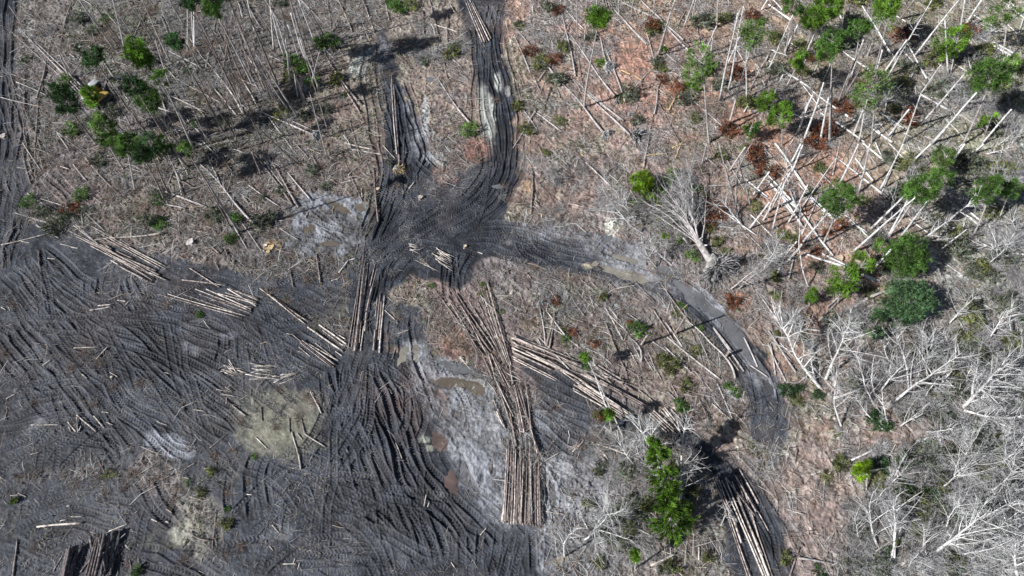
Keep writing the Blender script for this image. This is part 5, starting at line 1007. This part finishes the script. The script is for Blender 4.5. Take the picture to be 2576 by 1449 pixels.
# ------------------------------------------------------------------ place everything
def sheaf(i, j, tone, w0, word, group, way, body, levels=None):
    items = [nums(x) for x in body.split(';')]
    mid = [G(cp(i, j, (v[0] + v[2]) / 2, (v[1] + v[3]) / 2)) for v in items]
    d = sum((G(cp(i, j, v[0], v[1])) - G(cp(i, j, v[2], v[3])) for v in items)); d = unit(d); n = np.array([-d[1], d[0], 0])
    if abs(n[0]) > abs(n[1]):
        n = n if n[0] > 0 else -n
    else: n = n if n[1] > 0 else -n
    if way == 'from its lower edge' : n = -n
    order = sorted(range(len(items)), key=lambda q: -(mid[q] @ n) if 'edge' in way or 'end' in way else (mid[q] @ n))
    rank = {q: k for k, q in enumerate(order)}
    placed = []
    where = {'counted across': 'from the west', 'from its upslope edge': 'from its upper edge', 'from its outer edge': 'from its upper edge', 'from its lower edge': 'from its lower edge', 'from its upper end': 'from its upper side', 'from the ditch side': 'from the west', 'from the outermost': 'from the lowest'}[way]
    if way == 'from the outermost': rank = {q: len(items) - 1 - k for q, k in rank.items()}
    for q, v in enumerate(items):
        w = (v[4] if len(v) > 4 else w0) * rng.uniform(.42, .74) * (1.35 if levels else 1)
        A = G(cp(i, j, v[0], v[1])); Bb = G(cp(i, j, v[2], v[3])); L = np.linalg.norm(A - Bb)
        r0 = w / 2; r1 = max(.035, r0 * max(.35, 1 - .05 * L))
        e_ = (A - Bb) * rng.normal(0, .018); A = A + e_; Bb = Bb + (Bb - A) * rng.uniform(-.06, .03)
        A[2], Bb[2] = lift(A, Bb, r0, r1)
        if levels: dz = levels[q] * .3 + .02
        else:
            dz = 0
            for (a2, b2, z2) in placed:      # rest on whatever log it crosses
                t = np.linspace(0, 1, 9)[:, None]; p = A + (Bb - A) * t; s = np.linspace(0, 1, 9)[:, None]; q2 = a2 + (b2 - a2) * s
                dd = np.linalg.norm((p[:, None] - q2[None])[..., :2], axis=2)
                if dd.min() < .22: dz = max(dz, z2 + rng.uniform(.06, .2))
            dz = min(dz, .4)
        placed.append((A.copy(), Bb.copy(), dz))
        A[2] += dz; Bb[2] += dz * rng.uniform(.5, 1)
        mt = tone
        if tone in 'pc': mt = rng.choice(list('pppcccb' if tone == 'p' else 'cccpbbbd'))
        o, ln = log_mesh('cut_log', A, Bb, r0, r1, M[TONES[mt]], .004)
        k = rank[q]
        tag(o, f'{ordn(k).strip() or "first"} {word}, {where}', 'log', group)
for s in SHEAVES: sheaf(*s)
for i, j, tone, w, word, group, body, lev in STACKS: sheaf(i, j, tone, w, word, group, 'counted across', body, lev)
for r in rows(FALLEN): fallen(*r)
# thinner dead poles between the digitised ones, in the two directions the storm threw them
k_ = np.random.default_rng(99)
for (n_, x0, x1, y0, y1, angs, tn_) in ((100, 1780, 2570, 5, 680, (48, 40, -62, -70, 20), 'wwggb'), (26, 1320, 1780, 0, 330, (52, 60, -65), 'ggb'), (70, 60, 900, 10, 600, (55, 62, 30, -70), 'gggbb'), (34, 1300, 1900, 700, 1060, (50, 42, 60), 'gb'), (50, 2000, 2570, 760, 1440, (-25, -40, 20, 60), 'wgg')):
    for q in range(n_):
        c_ = np.array([k_.uniform(x0, x1), k_.uniform(y0, y1)]); a_ = R(k_.choice(angs) + k_.normal(0, 9)); l_ = k_.uniform(35, 130) / 2
        u_ = np.array([math.cos(a_), math.sin(a_)]) * l_
        if k_.random() < .5: u_ = -u_
        i_, j_ = cell(*G(c_)[:2])
        if mudF[j_, i_] > .4: continue
        P_, Q_ = c_ + u_, c_ - u_
        fallen(0, 0, k_.choice(list(tn_)), f'{P_[0] * 4:.0f} {P_[1] * 4:.0f} {Q_[0] * 4:.0f} {Q_[1] * 4:.0f} {k_.uniform(.16, .3):.2f}', pole=True)
for i, j, tone, w, label, body in CURVED:
    v = nums(body); P = np.array([G(cp(i, j, v[k], v[k + 1])) for k in range(0, len(v), 2)])
    P = np.hstack([crom(P[:, :2], .5), np.zeros((len(crom(P[:, :2], .5)), 1))])
    L = len(P); rr = np.linspace(w / 2, .05, L)
    zz = np.array([hmax(p[0], p[1], 3) for p in P]); zz = np.convolve(np.pad(zz, 3, mode='edge'), np.ones(7) / 7, 'valid'); P[:, 2] = zz + rr + .06
    mb = MB(); mb.tubes(P, rr, 8, caps=True); o = mb.build('fallen_log', M[TONES[tone]], loc=P.mean(0)); add_end_material(o, M['cut_end']); tag(o, label, 'log', 'loose logs lying on the ground')
for r in rows(SNAGS): snag(*r)
for i, j, spec, label in PINES: pine(i, j, spec, label, name='conifer_tree' if 'conifer' in label else 'leafy_tree' if ' lime' in spec else 'pine_tree')
for i, j, tone, it in rows(BARE): bare_tree(i, j, it, tone)
def pxm(i, j, px, D):
    g = G(D); return px * (.25 if j < 10 else .4423) * np.linalg.norm(g - np.array([0, 0, HC])) / F
# slender living and dead stems crowding the upper left stand
k_ = np.random.default_rng(77)
for q in range(46):
    bx, by = k_.uniform(120, 860), k_.uniform(60, 420); hh = k_.uniform(5, 14)
    B_ = G((bx, by)); i_, j_ = cell(B_[0], B_[1])
    if mudF[j_, i_] > .4: continue
    T_ = B_ + np.array([k_.normal(0, .12), k_.normal(0, .12), 1]) * hh
    s_ = HC - T_[2]; u_ = T_[1] * SN + s_ * CS; tp_ = (1288 + F * T_[0] / u_, 724.5 - F * (T_[1] * CS - s_ * SN) / u_)
    snag(0, 0, k_.choice(list('ggbbd')), f'{bx * 4:.0f} {by * 4:.0f} {tp_[0] * 4:.0f} {tp_[1] * 4:.0f} {k_.uniform(.16, .3):.2f} h{hh:.2f}')
# taller pines rooted in the stand, their crowns near the top edge, shading the slope
for q, (bx, by, hh, dn) in enumerate(((600, 250, 17, 1.3), (700, 215, 18, 1.4), (770, 130, 17, 1.2), (470, 420, 15, 1.2), (560, 330, 16, 1.2))):
    B_ = G((bx, by)); T_ = B_ + np.array([0, 0, hh]); s_ = HC - T_[2]; u_ = T_[1] * SN + s_ * CS
    pine(0, 0, f'{bx * 4} {by * 4} {(1288 + F * T_[0] / u_) * 4:.0f} {(724.5 - F * (T_[1] * CS - s_ * SN) / u_) * 4:.0f} 170 170 dark {dn}', f'{["slender", "tallest", "top-edge", "lower", "middle"][q]} dark pine among the crowded trunks of the shaded stand')
for i, j, kind, leafy, desc, body in SHRUBS:
    v = nums(body.replace(';', ' '))
    for k in range(0, len(v), 3):
        D = cp(i, j, v[k], v[k + 1]); rad = pxm(i, j, v[k + 2], D) * 1.0
        shrub(kind, G(D)[:2], rad, rad * rng.uniform(.6, 1.1), desc)
for i, j, kind, desc, body in BRUSH:
    v = nums(body.replace(';', ' '))
    for k in range(0, len(v), 3):
        D = cp(i, j, v[k], v[k + 1]); rad = pxm(i, j, v[k + 2], D) * 1.05
        BARE_SHRUBS.append((kind, G(D)[:2], rad, rad * (rng.uniform(.35, .6) if i < 3 or kind == 'twig_brown' else rng.uniform(.5, .95)), desc, v[k + 2] * (1 if j < 10 else 1.77)))
BARE_SHRUBS.sort(key=lambda q: -q[5])
for q in BARE_SHRUBS[:285]: shrub(q[0], q[1], q[2], q[3], q[4], leafy=False)
mass = MB(); mc_ = {'twig_grey': (.24, .235, .23), 'twig_white': (.5, .5, .49), 'twig_brown': (.2, .155, .13)}
for kind, xy, rad, hg, desc, _ in BARE_SHRUBS[285:]:
    n = 34; az = rng.random(n) * 6.28; el = R(8) + R(60) * rng.random(n); d = np.stack([np.cos(az) * np.cos(el) * rad, np.sin(az) * np.cos(el) * rad, np.sin(el) * hg], 1)
    s = np.linspace(0, 1, 4)[None, :, None]; P = np.array([xy[0], xy[1], hz(xy[0], xy[1])]) + rng.normal(size=(n, 1, 3)) * [[[.2, .2, 0]]] * rad + d[:, None] * s * (.5 + .6 * rng.random((n, 1, 1))) + rng.normal(size=(n, 1, 3)) * .2 * rad * s * s
    Rr = np.full((n, 4), .014) * np.linspace(1.2, .5, 4); c = np.array(mc_[kind])[None] * (.7 + .6 * rng.random((n, 1))); mass.tubes(P, Rr, 4, c=c)
    Q, S = sub_twigs(P, Rr, 4, .5); mass.tubes(Q, np.maximum(S, .007), 3, c=np.repeat(c, 4, axis=0))
spray_conifer(cp(9, 9, 1075, 640), cp(9, 9, 985, 315), 10, 2.0, 'bright', 'upper of the twin bushy conifers with drooping bright sprays', 11)
spray_conifer(cp(9, 9, 1110, 850), cp(9, 9, 1055, 655), 8.5, 2.5, 'bright', 'lower of the twin bushy conifers beside the white birch', 12)
# ---- stumps and root plates
for i, j, x, y, w, label in STUMPS:
    c = G(cp(i, j, x, y)); c[2] = hz(c[0], c[1]); root = empty('tree_stump', c)
    n = 14; a = np.arange(n) * 2 * np.pi / n; fl = 1 + .22 * np.cos(3 * a + x) + .1 * np.cos(5 * a)
    mb = MB(); V = []
    for z, s, fz in ((-.1, 1.45, 1.6), (.12, 1.08, 1), (.34, 1.0, .7)):
        rr = w / 2 * s * (1 + (fl - 1) * fz); V.append(np.stack([rr * np.cos(a), rr * np.sin(a), np.full(n, z) + (.03 * np.cos(2 * a) if z > .3 else 0)], 1))
    V = np.concatenate(V); q = [(r * n + k, r * n + (k + 1) % n, (r + 1) * n + (k + 1) % n, (r + 1) * n + k) for r in range(2) for k in range(n)]
    mb.add(V, q); mb.build('bark', M['brown_bark' if 'grey' not in label else 'grey_bark'], parent=root)
    mb = MB(); top = V[2 * n:] * [1, 1, 1] + [0, 0, .004]; mb.add(np.vstack([top, [0, 0, .33]]), None, [(k, (k + 1) % n, n) for k in range(n)])
    mb.build('cut_face', M['grey_bark' if 'grey' in label or 'white' in label else 'cut_end' if 'orange' in label or 'brown' in label else 'pale_wood' if 'pale' in label or 'square' in label else 'yellow_wood'], parent=root)
    tag(root, label, 'stump', 'cut and broken stumps')
def root_plate(c, r, mcol, mroot, name='root_plate', tilt=None, seed=1, n=70):
    """a torn-up disc of soil with roots sticking out of it, standing on edge"""
    root = empty(name, c); k = np.random.default_rng(seed)
    tz = tilt if tilt is not None else np.array([.55, -.6, .55]); tz = unit(np.array(tz, float)); ux = unit(np.cross(tz, [0, 0, 1.])); uy = np.cross(ux, tz)
    m = 24; a = np.arange(m) * 2 * np.pi / m; mb = MB(); V = []
    for z, s in ((-.30, .35), (-.26, .8), (-.05, 1.0), (.10, .72), (.22, .3)):
        rr = r * s * (1 + .16 * k.normal(size=m)); V.append(rr[:, None] * (np.cos(a)[:, None] * ux + np.sin(a)[:, None] * uy) + tz * (z * r + .06 * r * k.normal(size=(m, 1))))
    V = np.concatenate(V); V[:, 2] += r * .62
    q = [(b * m + e, b * m + (e + 1) % m, (b + 1) * m + (e + 1) % m, (b + 1) * m + e) for b in range(4) for e in range(m)]
    mb.add(V, q); mb.add(np.vstack([V[4 * m:], V[4 * m:].mean(0)]), None, [(e, (e + 1) % m, m) for e in range(m)]); mb.build('soil_plate', mcol, parent=root)
    an = k.random(n) * 6.28; rad = k.random(n) ** .6 * r * .9
    p0 = rad[:, None] * (np.cos(an)[:, None] * ux + np.sin(an)[:, None] * uy) + np.array([0, 0, r * .62]) + tz * .1 * r
    dd = unit(np.cos(an)[:, None] * ux * .9 + np.sin(an)[:, None] * uy * .9 + tz * .55 + k.normal(size=(n, 3)) * .35)
    s = np.linspace(0, 1, 4)[None, :, None]; Ln = r * (.35 + .75 * k.random(n))
    P = p0[:, None] + dd[:, None] * Ln[:, None, None] * s + k.normal(size=(n, 1, 3)) * .2 * r * s * s - np.array([0, 0, .25]) * r * s * s
    P[..., 2] = np.maximum(P[..., 2], .02)
    mb = MB(); mb.tubes(P, (.028 + .035 * k.random((n, 1))) * r ** .5 * np.linspace(1.2, .35, 4), 5); mb.build('root', mroot, parent=root)
    return root
soil_grey = noise_mat('root_soil_grey', [(.10, .095, .09), (.26, .25, .24), (.4, .39, .37)], 3, bump=.6, rand=.1)
soil_dark = noise_mat('root_soil_dark', [(.03, .026, .024), (.075, .065, .06), (.16, .15, .14)], 3, bump=.6, rand=.1)
for q, (i, j, x, y, r, tone, label) in enumerate(ROOTS):
    c = G(cp(i, j, x, y)); c[2] = hz(c[0], c[1]) - .1
    o = root_plate(c, r * .95, soil_dark if tone == 'dark' else soil_grey, M['twig_white'] if tone in ('white', 'dark') else M['yellow_wood'] if tone == 'yellow' else M['twig_grey'], seed=q + 3)
    tag(o, label, 'root plate', 'torn up root plates')
# ---- the big uprooted tree
A = G(cp(2, 1, 2020, 1260)); Bt = G(cp(2, 1, 1740, 790), 1.0); A[2] = hz(A[0], A[1]) + .45
base = np.array([A[0], A[1], hz(A[0], A[1])]); root = empty('uprooted_tree', base)
tag(root, 'big uprooted tree with a thick grey trunk, fanned white limbs and torn roots', 'fallen tree')
ln = trunk_line(A - base, Bt - base, 10, .02); mb = MB(); mb.tubes(ln, np.array([.62, .5, .46, .44, .42, .4, .38, .35, .32, .26]), 12, caps=True); mb.build('trunk', M['grey_bark'], parent=root)
mb = MB(); tips = []
for px, py, hh, w in ((1480, 640, 1.2, .16), (1330, 540, .8, .12), (1560, 300, 2.2, .14), (1620, 420, 2.6, .12), (1760, 320, 3.2, .18), (1700, 560, 3.0, .14), (1800, 600, 2.4, .16), (1880, 700, 1.0, .12), (1840, 420, 2.0, .12), (1500, 480, 1.8, .12), (1400, 660, .6, .1), (1890, 560, 1.2, .1), (1620, 620, 2.0, .1), (1290, 620, .5, .08), (1540, 760, .6, .1), (1900, 480, 1.0, .1), (1500, 330, 1.5, .1), (1650, 250, 2, .1)):
    s0 = ln[int(rng.integers(4, 10))]; e = G(cp(2, 1, px + rng.normal(0, 40), py + rng.normal(0, 40)), hh) - base; t = np.linspace(0, 1, 7)[:, None]
    tips.append((s0 + (e - s0) * t + np.array([0, 0, .5]) * np.sin(t * np.pi) + np.cumsum(rng.normal(0, .2, (7, 3)), 0) * t, w))
P = np.stack([t[0] for t in tips]); Rr = np.stack([np.linspace(t[1], .03, 7) for t in tips]); mb.tubes(P, Rr, 6)
mb.build('limb', M['grey_bark'], parent=root)
mb = MB(); Q, S = sub_twigs(P, Rr * .6, 11, .45, k=4); mb.tubes(Q, S, 4); Q2, S2 = sub_twigs(Q, S, 5, .5); mb.tubes(Q2, np.maximum(S2 * .8, .008), 3); mb.build('crown', M['twig_grey'], parent=root)
for px, py, qx, qy in ((1880, 960, 1905, 945), (1770, 1000, 1720, 940), (1930, 1020, 1965, 1018)):
    a_ = G(cp(2, 1, px, py), .8) - base; b_ = G(cp(2, 1, qx, qy), 1.5) - base; mb = MB(); mb.tubes(np.linspace(a_, b_, 3), np.array([.13, .1, .07]), 6, caps=True); mb.build('broken_limb', M['white_bark'], parent=root)
rp = root_plate(np.array([*G(cp(2, 1, 2040, 1300))[:2], base[2] - .2]), 2.2, soil_grey, M['twig_grey'], seed=77, tilt=[.5, -.75, .35], n=150)
off = rp.location - Vector(base); rp.parent = root; rp.location = off; rp.name = 'root_plate'
mb = MB(); st = G(cp(2, 1, 2110, 1280), .9) - base; P = []
for k in range(46):
    e = G(cp(2, 1, rng.uniform(2080, 2340), rng.uniform(1090, 1330)), rng.uniform(.2, 2.2)) - base; t = np.linspace(0, 1, 5)[:, None]
    s0 = st + rng.normal(0, .5, 3) * [1, 1, .5]; P.append(s0 + (e - s0) * t * rng.uniform(.5, 1) + rng.normal(0, .15, (5, 3)) * t)
mb.tubes(np.stack(P), np.linspace(.06, .02, 5)[None].repeat(len(P), 0), 5); mb.build('root_tangle', M['twig_grey'], parent=root)
# ---- broken white splinters and little pole piles: each pole a thing
def pile(i, j, x0, y0, ax, ay, n, ln, spread, w, desc, group, tone='p', jit=.25, seed=1):
    k = np.random.default_rng(seed)
    for q in range(n):
        ang = math.atan2(ay, ax) + k.normal(0, jit); off = k.uniform(-1, 1) * spread; al = k.normal(0, .18) * ln
        cx = x0 - math.sin(math.atan2(ay, ax)) * off + math.cos(ang) * al; cy = y0 + math.cos(math.atan2(ay, ax)) * off + math.sin(ang) * al
        l2 = ln * k.uniform(.5, 1.0) / 2
        A = G(cp(i, j, cx - math.cos(ang) * l2, cy - math.sin(ang) * l2)); B = G(cp(i, j, cx + math.cos(ang) * l2, cy + math.sin(ang) * l2))
        r = w * k.uniform(.18, .34); A[2], B[2] = lift(A, B, r, r); dz = .1 * (q // 4) * k.uniform(.4, 1); A[2] += dz; B[2] += dz
        o, _ = log_mesh('split_pole', A, B, r, r * .7, M[TONES[tone]], .01, sides=6, n=4)
        tag(o, desc, 'pole', group)
pile(1, 1, 1600, 1050, 1, .25, 9, 110, 35, .16, 'one of the white splinters in the heap on the dark ruts', 'white splinter heap', 'p', .45, 1)
pile(1, 1, 1870, 1150, 1, .62, 15, 190, 55, .17, 'one of the pale poles in the slanting heap above the brown fan', 'slanting heap of pale poles', 'p', .12, 2)
pile(1, 1, 1720, 1220, 1, .55, 6, 190, 22, .12, 'one of the thin splinters strewn below the slanting pole heap', 'thin strewn splinters', 'p', .15, 3)
pile(0, 2, 2370, 840, 1, .38, 14, 200, 62, .16, 'one of the pale poles in the first small heap on the black ruts', 'first small pole heap', 'p', .35, 4)
pile(1, 2, 85, 850, 1, .1, 15, 240, 70, .15, 'one of the pale poles in the middle small heap on black ruts', 'middle small pole heap', 'p', .16, 5)
pile(1, 2, 340, 890, 1, -.28, 12, 210, 50, .13, 'one of the thin poles in the last small heap on black ruts', 'last small pole heap', 'p', .14, 6)
pile(0, 2, 2290, 1045, 1, .1, 10, 120, 45, .13, 'one of the white sticks thrown loosely below the pole heaps', 'loose white sticks', 'p', .8, 7)
pile(9, 9, 560, 350, 1, -.9, 8, 90, 20, .16, 'one of the brown poles in the heap among grey brush', 'brown poles in grey brush', 'c', .3, 8)
pile(9, 9, 690, 390, 1, 1.05, 7, 90, 22, .16, 'one of the pale poles poking from the grey brush', 'pale poles in grey brush', 'p', .2, 9)
# ---- the yellow forestry machine
def rbox(mb, c, s, bev=.08, rz=0.0, taper=1.0):
    """bevelled box"""
    x, y, z = s[0] / 2, s[1] / 2, s[2] / 2; b = min(bev, x * .9, y * .9, z * .9)
    V = []
    for zz, ins in ((-z, b), (-z + b, 0), (z - b, 0), (z, b)):
        k = taper if zz > 0 else 1
        for px, py in ((x - b, y), (x, y - b), (x, -y + b), (x - b, -y), (-x + b, -y), (-x, -y + b), (-x, y - b), (-x + b, y)):
            V.append(((px - math.copysign(min(ins, abs(px)), px)) * k, (py - math.copysign(min(ins, abs(py)), py)) * k, zz))
    V = np.array(V); cR, sR = math.cos(rz), math.sin(rz); V[:, :2] = V[:, :2] @ np.array([[cR, sR], [-sR, cR]]); V += c
    q = [(r * 8 + (e + 1) % 8, r * 8 + e, (r + 1) * 8 + e, (r + 1) * 8 + (e + 1) % 8) for r in range(3) for e in range(8)]
    ca, cb = V[:8].mean(0), V[24:].mean(0)
    mb.add(np.vstack([V, ca, cb]), q, [(e, (e + 1) % 8, 32) for e in range(8)] + [(24 + (e + 1) % 8, 24 + e, 33) for e in range(8)])
c = G((258, 250)); c[2] = hz(c[0], c[1]); mach = empty('forestry_machine', c); mach.rotation_euler = (0, 0, R(58))
tag(mach, 'yellow tracked forestry machine half hidden under a pine crown', 'machine')
yel = noise_mat('yellow_paint', [(.10, .075, .035), (.42, .28, .06), (.62, .46, .16)], 2, rough=.45, rand=0, spec=.5)
blk = noise_mat('black_steel', [(.012, .012, .013), (.03, .03, .032), (.06, .058, .055)], 4, rough=.5, rand=0, spec=.5)
whi = noise_mat('white_paint', [(.62, .63, .64), (.78, .79, .8)], 2, rough=.4, rand=0, spec=.5)
gla = noise_mat('dark_glass', [(.01, .012, .014), (.02, .022, .026)], 1, rough=.08, rand=0, spec=.6)
stl = noise_mat('grey_steel', [(.22, .23, .24), (.42, .43, .44)], 3, rough=.4, rand=0, spec=.5)
for s in (-1, 1):
    mb = MB(); n = 28; a = np.arange(n) * 2 * np.pi / n; prof = np.stack([np.clip(np.cos(a) * 3, -1, 1) * 1.35 + .45 * np.cos(a), .45 + .42 * np.clip(np.sin(a) * 1.4, -1, 1)], 1)
    V = np.concatenate([np.stack([prof[:, 0], np.full(n, s * 1.15 + e * .3), prof[:, 1]], 1) for e in (-1, 1)]); cc = np.array([[0, s * 1.15 - .3, .45], [0, s * 1.15 + .3, .45]])
    mb.add(np.vstack([V, cc]), [(k, (k + 1) % n, n + (k + 1) % n, n + k) for k in range(n)], [((k + 1) % n, k, 2 * n) for k in range(n)] + [(n + k, n + (k + 1) % n, 2 * n + 1) for k in range(n)])
    for k in range(n):
        rbox(mb, np.array([prof[k, 0], s * 1.15, prof[k, 1]]), (.09, .64, .09), .02)
    mb.build('track', blk, mach)
mb = MB(); rbox(mb, np.array([-.4, 0, 1.05]), (2.9, 2.3, .35), .1); mb.build('deck', yel, mach)
mb = MB(); rbox(mb, np.array([-1.2, -.1, 1.65]), (1.5, 2.1, .95), .28); mb.build('engine_hood', yel, mach)
mb = MB(); rbox(mb, np.array([-1.95, -.1, 1.4]), (.35, 2.2, .9), .15); mb.build('counterweight', stl, mach)
mb = MB(); rbox(mb, np.array([.55, .65, 1.85]), (1.3, .95, 1.25), .1, taper=.94); cab = mb.build('cab', yel, mach)
mb = MB(); rbox(mb, np.array([.85, .65, 2.0]), (.76, 1.0, .8), .06); mb.build('window', gla, cab)
mb = MB(); rbox(mb, np.array([.55, .65, 2.52]), (1.4, 1.0, .1), .04); mb.build('cab_roof', stl, mach)
mb = MB(); rbox(mb, np.array([-.9, -.2, 2.16]), (.5, .7, .1), .04); mb.build('hatch', blk, mach)
mb = MB(); mb.tubes(np.array([[-1.4, .5, 2.1], [-1.4, .5, 2.55]]), np.array([.09, .08]), 8, caps=True); mb.build('exhaust_pipe', blk, mach)
mb = MB(); rbox(mb, np.array([1.2, -.45, 1.5]), (.9, .45, .5), .08)
P = np.array([[1.0, -.45, 1.5], [2.0, -.45, 2.3], [3.0, -.45, 2.2]]); mb.tubes(P, np.array([.22, .2, .17]), 6, caps=True); mb.build('boom', blk, mach)
mb = MB(); P = np.array([[3.0, -.45, 2.2], [3.7, -.45, 1.1]]); mb.tubes(P, np.array([.17, .15]), 6, caps=True); mb.build('stick', stl, mach)
mb = MB(); rbox(mb, np.array([3.95, -.45, .8]), (.7, 1.5, .9), .1); rbox(mb, np.array([4.4, -.95, .6]), (.7, .16, .3), .04, .35); rbox(mb, np.array([4.4, .05, .6]), (.7, .16, .3), .04, -.35); mb.build('felling_head', blk, mach)
mb = MB(); mb.tubes(np.array([[1.3, -.1, 1.6], [2.3, -.3, 2.1]]), np.array([.06, .05]), 6, caps=True); mb.build('hydraulic_ram', stl, mach)
# ---- what nobody could count: the litter of twigs, chips, needles and low herbs
inv = np.array([[STEP]])
def scatter(n, wfun, seed):
    k = np.random.default_rng(seed); out = []
    got = 0
    while got < n:
        x = k.uniform(-84, 84, n * 2); y = k.uniform(4.5, 95, n * 2)
        u, v = todisp(x, y); ok = (u > -40) & (u < 2616) & (v > -30) & (v < 1480)
        x, y = x[ok], y[ok]; ix = ((x - XC[0]) / STEP).astype(int); iy = ((y - YC[0]) / STEP).astype(int)
        w = wfun(ix, iy, x, y); s = k.random(len(x)) < w
        out.append(np.stack([x[s], y[s], Hh[iy[s], ix[s]]], 1)); got += int(s.sum())
    return np.concatenate(out)[:n]
notwater = np.ones_like(mudF)
litterW = np.clip(1 - mudF * 1.0, .0, 1) * (1 - .7 * rut) * np.clip(.55 + .6 * n_b2 + .3 * n_mid, .05, 1)
def twig_stuff(n, lo, hi, thick, seed, cols, wf, zup, align=.0):
    k = np.random.default_rng(seed); p = scatter(n, wf, seed)
    L = lo + (hi - lo) * k.random(n) ** 2.2; a = k.random(n) * 6.28
    d = np.stack([np.cos(a), np.sin(a), k.normal(0, .16, n)], 1); p = p.copy(); p[:, 2] += zup * k.random(n) + .02
    mid = p + k.normal(size=(n, 3)) * .06 * L[:, None]
    P = np.stack([p - d * L[:, None] / 2, mid, p + d * L[:, None] / 2], 1)
    Rr = (thick * (.5 + k.random(n)) * (.6 + .5 * L / hi))[:, None] * np.array([1.1, .9, .5])
    ci = k.integers(0, len(cols), n); c = np.array(cols)[ci] * (.75 + .5 * k.random((n, 1)))
    mb = MB(); mb.tubes(P, Rr, 3, c=c); return mb
tone_mat = noise_mat('litter_twig', [(.8, .8, .8), (1, 1, 1)], 2, rand=0, attr='tone')
o = mass.build('brush_litter', tone_mat, tone=True); tag(o, 'low tangled brush and slash covering the logged ground', 'brush', kind='stuff')
wl = lambda ix, iy, x, y: litterW[iy, ix]
pal = [(.52, .50, .48), (.34, .31, .29), (.24, .18, .14), (.42, .32, .25), (.10, .08, .07), (.62, .60, .58), (.26, .20, .16), (.13, .115, .11)]
o = twig_stuff(95000, .2, 1.7, .015, 1, pal, wl, .10).build('twig_litter', tone_mat, tone=True); tag(o, 'grey and brown twigs strewn over the forest floor', 'twig litter', kind='stuff')
o = twig_stuff(22000, .8, 3.2, .026, 2, pal[:4] + [(.62, .60, .57), (.12, .10, .09)], wl, .22).build('branch_litter', tone_mat, tone=True); tag(o, 'broken branches strewn over the logged ground', 'branch litter', kind='stuff')
wm = lambda ix, iy, x, y: np.clip(mudF[iy, ix] - .3, 0, 1) * np.clip(.12 + .7 * n_b2[iy, ix], 0, 1)
o = twig_stuff(14000, .15, 1.0, .014, 3, [(.42, .38, .33), (.3, .26, .22), (.5, .46, .4), (.2, .17, .15)], wm, .04).build('mud_twig_litter', tone_mat, tone=True); tag(o, 'pale splinters and twigs trodden into the black mud', 'twig litter', kind='stuff')
# low herbs and dead fern: small blade tufts
def herb(n, seed, c, wf, hgt, name, label):
    k = np.random.default_rng(seed); p = scatter(n, wf, seed); b = 6; i = np.repeat(np.arange(n), b)
    d = unit(np.concatenate([k.normal(size=(len(i), 2)), .35 + .6 * k.random((len(i), 1))], 1)); base_ = p[i] + k.normal(0, .09, (len(i), 3)) * [1, 1, 0]
    L = hgt * (.5 + k.random(len(i))); sd = unit(np.cross(d, k.normal(size=(len(i), 3)))) * (.035 + .03 * k.random((len(i), 1)))
    V = np.stack([base_ - sd, base_ + sd, base_ + d * L[:, None]], 1).reshape(-1, 3)
    tn = np.array(c) * (.6 + .8 * k.random((n, 1))); mb = MB(); mb.add(V, None, np.arange(len(V)).reshape(-1, 3), np.repeat(tn[i], 3, axis=0))
    o = mb.build(name, tone_mat, tone=True); tag(o, label, 'ground cover', kind='stuff')
wg = lambda ix, iy, x, y: litterW[iy, ix] * np.clip(n_big[iy, ix] * .9 + .4 * n_m2[iy, ix] + .1 + .25 * (x > 40) + .2 * (x < -35), 0, 1)
herb(15000, 5, (.085, .10, .04), wg, .26, 'herb_cover', 'low olive herbs covering the forest floor')
herb(9000, 6, (.19, .11, .065), wl, .16, 'dead_fern_cover', 'brown dead fern and needle litter on the ground')
wgray = lambda ix, iy, x, y: litterW[iy, ix] * np.clip(.2 - n_big[iy, ix] * .8 + .3 * n_m2[iy, ix], 0, 1)
herb(9000, 8, (.20, .195, .175), wgray, .24, 'dry_grass_cover', 'dry grey grass tufts covering the bare ground')
finish_labels()
# ------------------------------------------------------------------ light, sky, camera
w = bpy.data.worlds.new('World'); scene.world = w; w.use_nodes = True; nt = w.node_tree
sky = nt.nodes.new('ShaderNodeTexSky'); sky.sky_type = 'NISHITA'; sky.sun_disc = False; sky.sun_elevation = SUN_EL
dx, dy = -math.cos(SUN_AZ), -math.sin(SUN_AZ)        # towards the sun
sky.sun_rotation = math.atan2(dx, dy) % (2 * math.pi)
bg = nt.nodes['Background']; bg.inputs['Strength'].default_value = .052; nt.links.new(sky.outputs[0], bg.inputs[0])
sl = bpy.data.lights.new('sun', 'SUN'); sl.energy = 5.0; sl.angle = R(.5); sl.color = (1, .99, .975)
so = bpy.data.objects.new('sun', sl); COL.objects.link(so)
so.rotation_euler = Vector((math.cos(SUN_AZ) * math.cos(SUN_EL), math.sin(SUN_AZ) * math.cos(SUN_EL), -math.sin(SUN_EL))).to_track_quat('-Z', 'Y').to_euler()
cam = bpy.data.cameras.new('camera'); cam.sensor_width = 36; cam.lens = 36 * F / 2576; cam.clip_end = 4000; cam.clip_start = .5
co = bpy.data.objects.new('camera', cam); COL.objects.link(co); co.location = (0, 0, HC); co.rotation_euler = (TH, 0, 0); scene.camera = co
scene.view_settings.view_transform = 'Standard'; scene.view_settings.look = 'None'; scene.view_settings.exposure = .62; scene.view_settings.gamma = 1
print('objects', len(scene.objects))
